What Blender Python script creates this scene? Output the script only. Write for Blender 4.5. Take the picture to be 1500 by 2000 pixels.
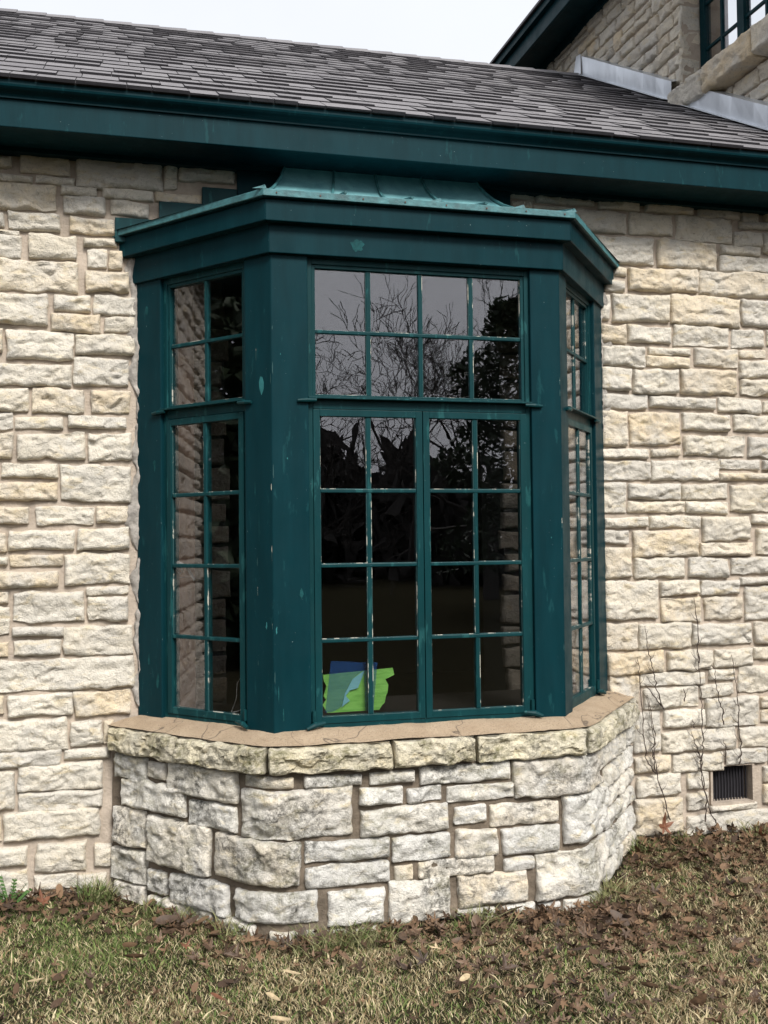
import bpy, bmesh, math, random
import numpy as np
from mathutils import Vector, Matrix
for o in list(bpy.data.objects): bpy.data.objects.remove(o, do_unlink=True)
scene = bpy.context.scene
COL = scene.collection
rad = math.radians

# ------------------------------------------------------------------ camera
cam_d = bpy.data.cameras.new('camera'); cam = bpy.data.objects.new('camera', cam_d); COL.objects.link(cam)
YAW, PITCH, ROLL = .2570, .0292, -.0110
CAM = Vector((-1.2188, -4.6198, 1.4873))
fw = Vector((math.sin(YAW)*math.cos(PITCH), math.cos(YAW)*math.cos(PITCH), math.sin(PITCH)))
rt = Vector((math.cos(YAW), -math.sin(YAW), 0)); up = rt.cross(fw)
rt2 = rt*math.cos(ROLL)+up*math.sin(ROLL); up2 = up*math.cos(ROLL)-rt*math.sin(ROLL)
cam.matrix_world = Matrix(((rt2.x, up2.x, -fw.x, CAM.x), (rt2.y, up2.y, -fw.y, CAM.y), (rt2.z, up2.z, -fw.z, CAM.z), (0, 0, 0, 1)))
cam_d.sensor_fit = 'VERTICAL'; cam_d.sensor_height = 24.0; cam_d.sensor_width = 18.0
cam_d.lens = 24.0*2026.53/2000.0
cam_d.clip_start = .05; cam_d.clip_end = 1500
scene.camera = cam

# ------------------------------------------------------------------ overcast sky, soft sun, exposure
SUN_EL, SUN_AZ = 43.0, 168.0      # azimuth clockwise from +Y: in front of the wall, from the right
world = bpy.data.worlds.new('World'); scene.world = world; world.use_nodes = True
wn = world.node_tree.nodes; wl = world.node_tree.links; wn.clear()
w_out = wn.new('ShaderNodeOutputWorld'); w_bg = wn.new('ShaderNodeBackground')
w_sky = wn.new('ShaderNodeTexSky'); w_sky.sky_type = 'NISHITA'; w_sky.sun_disc = False
w_sky.sun_elevation = rad(SUN_EL); w_sky.sun_rotation = rad(SUN_AZ); w_sky.dust_density = 4.0; w_sky.air_density = 1.0
w_hs = wn.new('ShaderNodeHueSaturation'); w_hs.inputs['Saturation'].default_value = .10
w_mix = wn.new('ShaderNodeMix'); w_mix.data_type = 'RGBA'; w_mix.inputs[0].default_value = .72
w_mix.inputs[7].default_value = (5.2, 5.4, 5.85, 1)
w_tc = wn.new('ShaderNodeTexCoord'); w_nz = wn.new('ShaderNodeTexNoise'); w_nz.inputs['Scale'].default_value = 2.2; w_nz.inputs['Detail'].default_value = 5
w_mr = wn.new('ShaderNodeMapRange'); w_mr.inputs[1].default_value = .3; w_mr.inputs[2].default_value = .7; w_mr.inputs[3].default_value = .93; w_mr.inputs[4].default_value = 1.06
w_mul = wn.new('ShaderNodeMix'); w_mul.data_type = 'RGBA'; w_mul.blend_type = 'MULTIPLY'; w_mul.inputs[0].default_value = 1
wl.new(w_sky.outputs[0], w_hs.inputs['Color']); wl.new(w_hs.outputs[0], w_mix.inputs[6])
wl.new(w_tc.outputs['Generated'], w_nz.inputs['Vector']); wl.new(w_nz.outputs[0], w_mr.inputs[0])
wl.new(w_mix.outputs[2], w_mul.inputs[6]); wl.new(w_mr.outputs[0], w_mul.inputs[7])
wl.new(w_mul.outputs[2], w_bg.inputs['Color']); w_bg.inputs['Strength'].default_value = .068
wl.new(w_bg.outputs[0], w_out.inputs[0])
sd = bpy.data.lights.new('sun', 'SUN'); sd.energy = 1.5; sd.angle = rad(18); sd.color = (1, .97, .92)
sun = bpy.data.objects.new('sun', sd); COL.objects.link(sun); sun.location = (6, -12, 16)
az = rad(SUN_AZ); el = rad(SUN_EL)
sdir = Vector((math.sin(az)*math.cos(el), math.cos(az)*math.cos(el), math.sin(el)))
sun.rotation_euler = sdir.to_track_quat('Z', 'Y').to_euler()
scene.view_settings.view_transform = 'Standard'; scene.view_settings.look = 'None'
scene.view_settings.exposure = 1.6; scene.view_settings.gamma = 1.0; scene.view_settings.use_curve_mapping = False
scene.render.resolution_x = 768; scene.render.resolution_y = 1024

# ------------------------------------------------------------------ helpers
RNG = np.random.default_rng(7)
WL = {}                                   # world location of each parent
def empty(name, loc, label=None, cat=None, group=None):
    o = bpy.data.objects.new(name, None); COL.objects.link(o); o.location = loc; o.empty_display_size = .1
    WL[o] = Vector(loc); tag(o, label, cat, group); return o
def tag(o, label=None, cat=None, group=None, kind=None):
    if label: o['label'] = label
    if cat: o['category'] = cat
    if group: o['group'] = group
    if kind: o['kind'] = kind
    return o
def obj(name, verts, faces, m, parent=None, origin=None, smooth=False, bevel=0, mats=None, fmat=None):
    V = np.asarray(verts, float)
    c = (V.min(0)+V.max(0))/2 if origin is None else np.asarray(origin, float)
    me = bpy.data.meshes.new(name); me.from_pydata((V-c).tolist(), [], [tuple(map(int, f)) for f in faces])
    for mm in (mats or [m]): me.materials.append(mm)
    if fmat is not None: me.polygons.foreach_set('material_index', fmat)
    if smooth: me.polygons.foreach_set('use_smooth', [True]*len(me.polygons))
    me.update()
    return place(name, me, c, parent, bevel)
def place(name, me, c, parent=None, bevel=0):
    o = bpy.data.objects.new(name, me); COL.objects.link(o)
    c = Vector(c)
    if parent is not None:
        o.parent = parent; o.location = c-WL[parent]
    else: o.location = c
    WL[o] = c
    if bevel:
        b = o.modifiers.new('bevel', 'BEVEL'); b.width = bevel; b.segments = 2; b.limit_method = 'ANGLE'
    return o
def bigmesh(name, V, F, m, parent=None, col=None, smooth=False, mats=None, fmat=None):
    """fast mesh from arrays; F has a fixed number of corners"""
    V = np.ascontiguousarray(V, np.float32); F = np.ascontiguousarray(F, np.int32); k = F.shape[1]
    me = bpy.data.meshes.new(name); me.vertices.add(len(V)); me.vertices.foreach_set('co', V.ravel())
    me.loops.add(F.size); me.loops.foreach_set('vertex_index', F.ravel())
    me.polygons.add(len(F)); me.polygons.foreach_set('loop_start', np.arange(len(F), dtype=np.int32)*k)
    if fmat is not None: me.polygons.foreach_set('material_index', np.ascontiguousarray(fmat, np.int32))
    me.update(calc_edges=True)
    if col is not None:
        at = me.color_attributes.new('tint', 'FLOAT_COLOR', 'POINT')
        at.data.foreach_set('color', np.ascontiguousarray(np.c_[col, np.ones(len(col))], np.float32).ravel())
    for mm in (mats or [m]): me.materials.append(mm)
    if smooth: me.polygons.foreach_set('use_smooth', np.ones(len(F), bool))
    o = bpy.data.objects.new(name, me); COL.objects.link(o)
    if parent is not None: o.parent = parent; o.location = -WL[parent]
    WL[o] = Vector((0, 0, 0)); return o
BOXF = [(0, 3, 2, 1), (4, 5, 6, 7), (0, 1, 5, 4), (1, 2, 6, 5), (2, 3, 7, 6), (3, 0, 4, 7)]
def box(x0, x1, y0, y1, z0, z1):
    return [(x0, y0, z0), (x1, y0, z0), (x1, y1, z0), (x0, y1, z0), (x0, y0, z1), (x1, y0, z1), (x1, y1, z1), (x0, y1, z1)], BOXF
def join(parts):
    V = []; F = []
    for v, f in parts:
        n = len(V); V += list(v); F += [tuple(i+n for i in q) for q in f]
    return V, F
def prism(poly, z0, z1):
    n = len(poly); V = [(x, y, z0) for x, y in poly]+[(x, y, z1) for x, y in poly]
    F = [tuple(range(n))[::-1], tuple(range(n, 2*n))]+[(i, (i+1) % n, n+(i+1) % n, n+i) for i in range(n)]
    return V, F
def sweep_x(profile, x0, x1):
    """closed (y,z) profile extruded along x"""
    n = len(profile); V = [(x0, y, z) for y, z in profile]+[(x1, y, z) for y, z in profile]
    F = [tuple(range(n)), tuple(range(n, 2*n))[::-1]]+[(i, n+i, n+(i+1) % n, (i+1) % n) for i in range(n)]
    return V, F
def tube(pts, radii, n=5):
    P = [Vector(p) for p in pts]; V = []; F = []
    for i, p in enumerate(P):
        t = (P[min(i+1, len(P)-1)]-P[max(i-1, 0)]).normalized()
        a = t.cross(Vector((0, 0, 1)) if abs(t.z) < .9 else Vector((1, 0, 0))).normalized(); b = t.cross(a)
        for k in range(n):
            an = 2*math.pi*k/n; V.append(tuple(p+(a*math.cos(an)+b*math.sin(an))*radii[i]))
    for i in range(len(P)-1):
        for k in range(n): F.append((i*n+k, i*n+(k+1) % n, (i+1)*n+(k+1) % n, (i+1)*n+k))
    F.append(tuple(range(n))[::-1]); F.append(tuple(range((len(P)-1)*n, len(P)*n)))
    return V, F
def _h(i, j, k, s):
    h = (i*374761393+j*668265263+k*2147483647+s*974711) & 0xffffffff
    h = ((h ^ (h >> 13))*1274126177) & 0xffffffff
    return ((h ^ (h >> 16)) & 0xffff)/65535.0
def vnoise(p, s=0):
    p = np.asarray(p, float); i = np.floor(p).astype(np.int64); f = p-i; f = f*f*(3-2*f); r = 0
    for a in (0, 1):
        for b in (0, 1):
            for c in (0, 1):
                w = (f[..., 0] if a else 1-f[..., 0])*(f[..., 1] if b else 1-f[..., 1])*(f[..., 2] if c else 1-f[..., 2])
                r = r+w*_h(i[..., 0]+a, i[..., 1]+b, i[..., 2]+c, s)
    return r*2-1
def fbm(p, s=0, o=3):
    r = 0; a = 1.0
    for k in range(o): r = r+a*vnoise(np.asarray(p)*2**k, s+k); a *= .5
    return r

# ------------------------------------------------------------------ materials
def mat(name):
    m = bpy.data.materials.new(name); m.use_nodes = True; nt = m.node_tree
    return m, nt, nt.nodes, nt.links, nt.nodes['Principled BSDF']
def noise(nt, vec, scale, detail=4, rough=.55, dist=0):
    n = nt.nodes.new('ShaderNodeTexNoise'); n.inputs['Scale'].default_value = scale; n.inputs['Detail'].default_value = detail
    n.inputs['Roughness'].default_value = rough; n.inputs['Distortion'].default_value = dist
    nt.links.new(vec, n.inputs['Vector']); return n.outputs[0]
def ramp(nt, fac, stops):
    r = nt.nodes.new('ShaderNodeValToRGB'); e = r.color_ramp.elements
    while len(e) < len(stops): e.new(.5)
    for q, (p, c) in zip(e, stops): q.position = p; q.color = (c if len(c) == 4 else (*c, 1)) if hasattr(c, '__len__') else (c, c, c, 1)
    nt.links.new(fac, r.inputs[0]); return r.outputs[0]
def mix(nt, fac, a, b, mode='MIX'):
    n = nt.nodes.new('ShaderNodeMix'); n.data_type = 'RGBA'; n.blend_type = mode
    for s, v in ((0, fac), (6, a), (7, b)):
        if hasattr(v, 'links'): nt.links.new(v, n.inputs[s])
        elif hasattr(v, '__len__'): n.inputs[s].default_value = (*v, 1) if len(v) == 3 else v
        else: n.inputs[s].default_value = v
    return n.outputs[2]
def mathn(nt, op, a, b=None):
    n = nt.nodes.new('ShaderNodeMath'); n.operation = op
    for s, v in ((0, a), (1, b)):
        if v is None: continue
        if hasattr(v, 'links'): nt.links.new(v, n.inputs[s])
        else: n.inputs[s].default_value = v
    return n.outputs[0]
def bump(nt, bsdf, h, strength, dist=.01):
    b = nt.nodes.new('ShaderNodeBump'); b.inputs['Strength'].default_value = strength; b.inputs['Distance'].default_value = dist
    nt.links.new(h, b.inputs['Height']); nt.links.new(b.outputs[0], bsdf.inputs['Normal'])
def pos(nt): return nt.nodes.new('ShaderNodeNewGeometry').outputs['Position']
def orand(nt): return nt.nodes.new('ShaderNodeObjectInfo').outputs['Random']
def scaled(nt, vec, s):
    n = nt.nodes.new('ShaderNodeMapping'); n.inputs['Scale'].default_value = s; nt.links.new(vec, n.inputs[0]); return n.outputs[0]

def stone_mat(name, pale, warm, grey, stain=0.0, moss=0.0):
    m, nt, N, L, b = mat(name); p = pos(nt); r = orand(nt)
    c = ramp(nt, r, [(0, pale), (.3, warm), (.5, tuple(x*1.10 for x in pale)), (.68, (warm[0]*1.02, warm[1]*.93, warm[2]*.80)), (.82, grey), (1, pale)])
    c = mix(nt, ramp(nt, noise(nt, p, 7, 5, .6), [(.42, 0.0), (.68, 1.0)]), c, grey)
    c = mix(nt, ramp(nt, noise(nt, scaled(nt, p, (1, 1, 2.4)), 11, 4, .6, .6), [(.55, 0.0), (.74, .75)]), c, (warm[0]*.95, warm[1]*.86, warm[2]*.64))
    pit = ramp(nt, noise(nt, p, 90, 3, .7), [(.30, 1.0), (.40, 0.0)])
    c = mix(nt, mathn(nt, 'MULTIPLY', pit, .45), c, (.16, .14, .11))
    ck = ramp(nt, noise(nt, scaled(nt, p, (1, 1, 1.7)), 8, 5, .6, 1.2), [(.488, 0.0), (.5, .55), (.512, 0.0)])
    c = mix(nt, ck, c, tuple(x*.45 for x in grey))
    if stain:
        s1 = ramp(nt, noise(nt, p, 5.0, 6, .65, .4), [(.47, 0.0), (.62, 1.0)])
        s2 = ramp(nt, noise(nt, p, 55, 4, .75), [(.42, 0.0), (.60, 1.0)])
        c = mix(nt, mathn(nt, 'MULTIPLY', mathn(nt, 'MULTIPLY', s1, s2), stain), c, (.075, .072, .062))
    if moss:
        s3 = ramp(nt, noise(nt, p, 6.5, 5, .6, .3), [(.47, 0.0), (.60, 1.0)])
        s4 = ramp(nt, noise(nt, p, 40, 4, .7), [(.38, 0.0), (.62, 1.0)])
        c = mix(nt, mathn(nt, 'MULTIPLY', mathn(nt, 'MULTIPLY', s3, s4), moss), c, (.125, .115, .04))
    L.new(c, b.inputs['Base Color']); b.inputs['Roughness'].default_value = .9; b.inputs['Specular IOR Level'].default_value = .25
    h = mathn(nt, 'ADD', noise(nt, p, 42, 6, .68, .3), mathn(nt, 'MULTIPLY', noise(nt, p, 170, 3, .6), .35))
    bump(nt, b, h, 1.0, .014); return m
M = {}
M['stone'] = stone_mat('cream limestone', (.64, .59, .50), (.62, .555, .445), (.55, .515, .455))
M['base_stone'] = stone_mat('weathered white limestone', (.72, .695, .64), (.67, .62, .53), (.58, .56, .52), stain=.85, moss=.45)
M['coping'] = stone_mat('mossy limestone', (.62, .57, .44), (.58, .51, .36), (.52, .48, .39), stain=.85, moss=.8)
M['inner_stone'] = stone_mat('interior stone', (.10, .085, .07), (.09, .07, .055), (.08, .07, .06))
def simple(name, col, rough=.6, var=.15, sc=12, bmp=0, bsc=60, spec=.5, metal=0, stretch=None):
    m, nt, N, L, b = mat(name); p = pos(nt)
    q = scaled(nt, p, stretch) if stretch else p
    f = ramp(nt, noise(nt, q, sc, 5, .6), [(.3, 0.0), (.7, 1.0)])
    c = mix(nt, f, tuple(x*(1-var) for x in col), tuple(min(1, x*(1+var)) for x in col))
    L.new(c, b.inputs['Base Color']); b.inputs['Roughness'].default_value = rough
    b.inputs['Specular IOR Level'].default_value = spec; b.inputs['Metallic'].default_value = metal
    if bmp: bump(nt, b, noise(nt, q, bsc, 5, .65), bmp, .008)
    return m
M['mortar'] = simple('tan mortar', (.40, .335, .272), .95, .22, 9, .8, 70, .2)
M['grey_mortar'] = simple('grey smeared mortar', (.30, .275, .245), .95, .4, 25, .9, 60, .2)
m, nt, N, L, b = mat('sandy cement wash'); p = pos(nt)
c = mix(nt, ramp(nt, noise(nt, p, 8, 5, .65), [(.3, 0.0), (.7, 1.0)]), (.33, .24, .155), (.45, .345, .235))
c = mix(nt, ramp(nt, noise(nt, p, 150, 3, .7), [(.56, 0.0), (.68, .7)]), c, (.12, .085, .06))
ck = ramp(nt, noise(nt, p, 3.2, 3, .5, .8), [(.492, 0.0), (.5, .8), (.508, 0.0)])
c = mix(nt, ck, c, (.06, .045, .035))
c = mix(nt, ramp(nt, noise(nt, p, 190, 2, .6), [(.66, 0.0), (.72, .6)]), c, (.55, .5, .42))
L.new(c, b.inputs['Base Color']); b.inputs['Roughness'].default_value = .95; bump(nt, b, noise(nt, p, 120, 5, .7), 1.0, .010); M['ledge'] = m
def paint(name, col, hi, rough, wear, spec=.5):
    m, nt, N, L, b = mat(name); p = pos(nt)
    c = mix(nt, ramp(nt, noise(nt, scaled(nt, p, (5, 5, .8)), 3, 5, .6), [(.35, 0.0), (.7, 1.0)]), tuple(x*.86 for x in col), tuple(x*1.14 for x in col))
    c = mix(nt, ramp(nt, noise(nt, scaled(nt, p, (1, 1, .22)), 26, 5, .65, .3), [(wear, 0.0), (wear+.05, .55)]), c, hi)
    c = mix(nt, ramp(nt, noise(nt, p, 120, 2, .5), [(.765, 0.0), (.785, .8)]), c, (.20, .28, .28))
    L.new(c, b.inputs['Base Color']); b.inputs['Specular IOR Level'].default_value = spec
    rr = ramp(nt, noise(nt, p, 9, 4, .6), [(.3, rough-.08), (.7, rough+.1)]); L.new(rr, b.inputs['Roughness'])
    bump(nt, b, noise(nt, scaled(nt, p, (1, 1, .15)), 70, 4, .6), .12, .004); return m
M['paint'] = paint('dark teal paint', (.0030, .0250, .0315), (.010, .056, .062), .40, .62, .06)
M['sash'] = paint('steel sash paint', (.0042, .034, .038), (.019, .092, .093), .40, .58, .10)
M['chip'] = simple('pale teal primer', (.028, .135, .14), .6, .2, 40, 0, 60, .1)
M['chip_dim'] = simple('worn teal undercoat', (.009, .056, .060), .6, .35, 60, 0, 60, .08)
M['putty'] = None
m, nt, N, L, b = mat('flaking putty'); p = pos(nt)
c = mix(nt, ramp(nt, noise(nt, scaled(nt, p, (1, 1, .5)), 22, 4, .7), [(.54, 0.0), (.60, 1.0)]), (.009, .05, .052), (.45, .43, .36))
L.new(c, b.inputs['Base Color']); b.inputs['Roughness'].default_value = .8; M['putty'] = m
M['rust'] = simple('rusty steel', (.10, .05, .035), .85, .5, 40, .5, 90)
# copper roof: brighter patina where it weathered
m, nt, N, L, b = mat('patina copper'); p = pos(nt)
c = mix(nt, ramp(nt, noise(nt, scaled(nt, p, (1, 1, .5)), 6, 6, .65, .4), [(.35, 0.0), (.68, 1.0)]), (.075, .21, .235), (.19, .41, .43))
c = mix(nt, ramp(nt, noise(nt, p, 70, 4, .7), [(.62, 0.0), (.72, .6)]), c, (.02, .07, .08))
L.new(c, b.inputs['Base Color']); b.inputs['Roughness'].default_value = .55; b.inputs['Metallic'].default_value = .15
bump(nt, b, noise(nt, p, 18, 4, .6), .25, .01); M['copper'] = m
M['edge'] = simple('verdigris drip edge', (.035, .125, .135), .6, .45, 22, .5, 50)
M['zinc'] = simple('galvanised flashing', (.60, .63, .67), .38, .14, 5, .15, 14, .5, .65, (1, 1, .3))
# shingles
def shingle_mat(name, a, c2, gran=True):
    m, nt, N, L, b = mat(name); p = pos(nt); r = orand(nt)
    c = mix(nt, ramp(nt, noise(nt, p, 5.5, 3, .6), [(.3, 0.0), (.7, 1.0)]), a, c2)
    c = mix(nt, .22, c, ramp(nt, r, [(0, tuple(x*.55 for x in a)), (1, tuple(x*1.35 for x in c2))]))
    c = mix(nt, ramp(nt, noise(nt, p, 260, 2, .6), [(.4, 0.0), (.65, .5)]), c, tuple(x*.5 for x in a))
    L.new(c, b.inputs['Base Color']); b.inputs['Roughness'].default_value = .95; b.inputs['Specular IOR Level'].default_value = .2
    bump(nt, b, noise(nt, p, 300, 2, .6), .5, .004); return m
M['shingle'] = shingle_mat('grey asphalt shingle', (.165, .157, .165), (.225, .217, .222))
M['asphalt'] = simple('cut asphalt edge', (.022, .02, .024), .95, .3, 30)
M['deck'] = simple('shingle underlayer', (.05, .047, .05), .95, .3, 30)
# glass
m, nt, N, L, b = mat('old window glass'); N.remove(b)
tr = N.new('ShaderNodeBsdfTransparent'); tr.inputs[0].default_value = (.93, .94, .94, 1)
gl = N.new('ShaderNodeBsdfGlossy'); gl.inputs['Roughness'].default_value = .0; gl.inputs['Color'].default_value = (.93, .92, .96, 1)
lw_ = N.new('ShaderNodeLayerWeight'); lw_.inputs['Blend'].default_value = .5     # Schlick reflectance, the same from both sides of the pane
f5 = mathn(nt, 'POWER', lw_.outputs['Facing'], 5.0); fr = mathn(nt, 'ADD', mathn(nt, 'MULTIPLY', f5, .925), .075)
bp = N.new('ShaderNodeBump'); bp.inputs['Strength'].default_value = .012; bp.inputs['Distance'].default_value = .02
L.new(noise(nt, pos(nt), 5.5, 2, .5), bp.inputs['Height']); L.new(bp.outputs[0], gl.inputs['Normal'])
mx = N.new('ShaderNodeMixShader'); L.new(fr, mx.inputs[0]); L.new(tr.outputs[0], mx.inputs[1]); L.new(gl.outputs[0], mx.inputs[2])
L.new(mx.outputs[0], N['Material Output'].inputs[0]); M['glass'] = m
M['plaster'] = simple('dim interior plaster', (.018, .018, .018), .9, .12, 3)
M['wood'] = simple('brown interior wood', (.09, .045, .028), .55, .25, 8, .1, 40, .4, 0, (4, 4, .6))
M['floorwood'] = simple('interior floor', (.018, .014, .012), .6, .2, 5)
M['soil'] = simple('lawn soil', (.032, .029, .017), 1.0, .4, 14, .9, 50, 0.0)
M['vine'] = simple('dry vine bark', (.055, .038, .03), .9, .3, 40)
M['bark'] = simple('grey bark', (.055, .048, .042), .95, .3, 10)
M['asph'] = simple('far lawn', (.11, .105, .05), .95, .3, .6)
def tinted(name, rough=.8, trans=0):
    m, nt, N, L, b = mat(name); a = N.new('ShaderNodeAttribute'); a.attribute_name = 'tint'
    L.new(a.outputs['Color'], b.inputs['Base Color']); b.inputs['Roughness'].default_value = rough; b.inputs['Specular IOR Level'].default_value = .25
    return m
M['grass'] = tinted('grass blade'); M['leafmass'] = tinted('leaf litter')
def leaf_mat(name, a, c2):
    m, nt, N, L, b = mat(name); p = pos(nt); r = orand(nt)
    c = mix(nt, r, a, c2)
    c = mix(nt, ramp(nt, noise(nt, p, 60, 3, .6), [(.4, 0.0), (.7, .6)]), c, tuple(x*.45 for x in a))
    L.new(c, b.inputs['Base Color']); b.inputs['Roughness'].default_value = .65; return m
M['leaf'] = leaf_mat('brown dead leaf', (.045, .027, .017), (.19, .115, .066))
M['leaf_pale'] = leaf_mat('pale dead leaf', (.44, .34, .20), (.50, .39, .24))
M['leaf_red'] = leaf_mat('russet dead leaf', (.15, .058, .028), (.19, .075, .036))
M['green'] = simple('evergreen leaf', (.030, .048, .020), .6, .3, 2)
M['weed'] = simple('weed leaf', (.06, .13, .03), .6, .3, 20)
M['twigmass'] = simple('far winter wood', (.05, .045, .04), .95, .4, .5)

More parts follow.
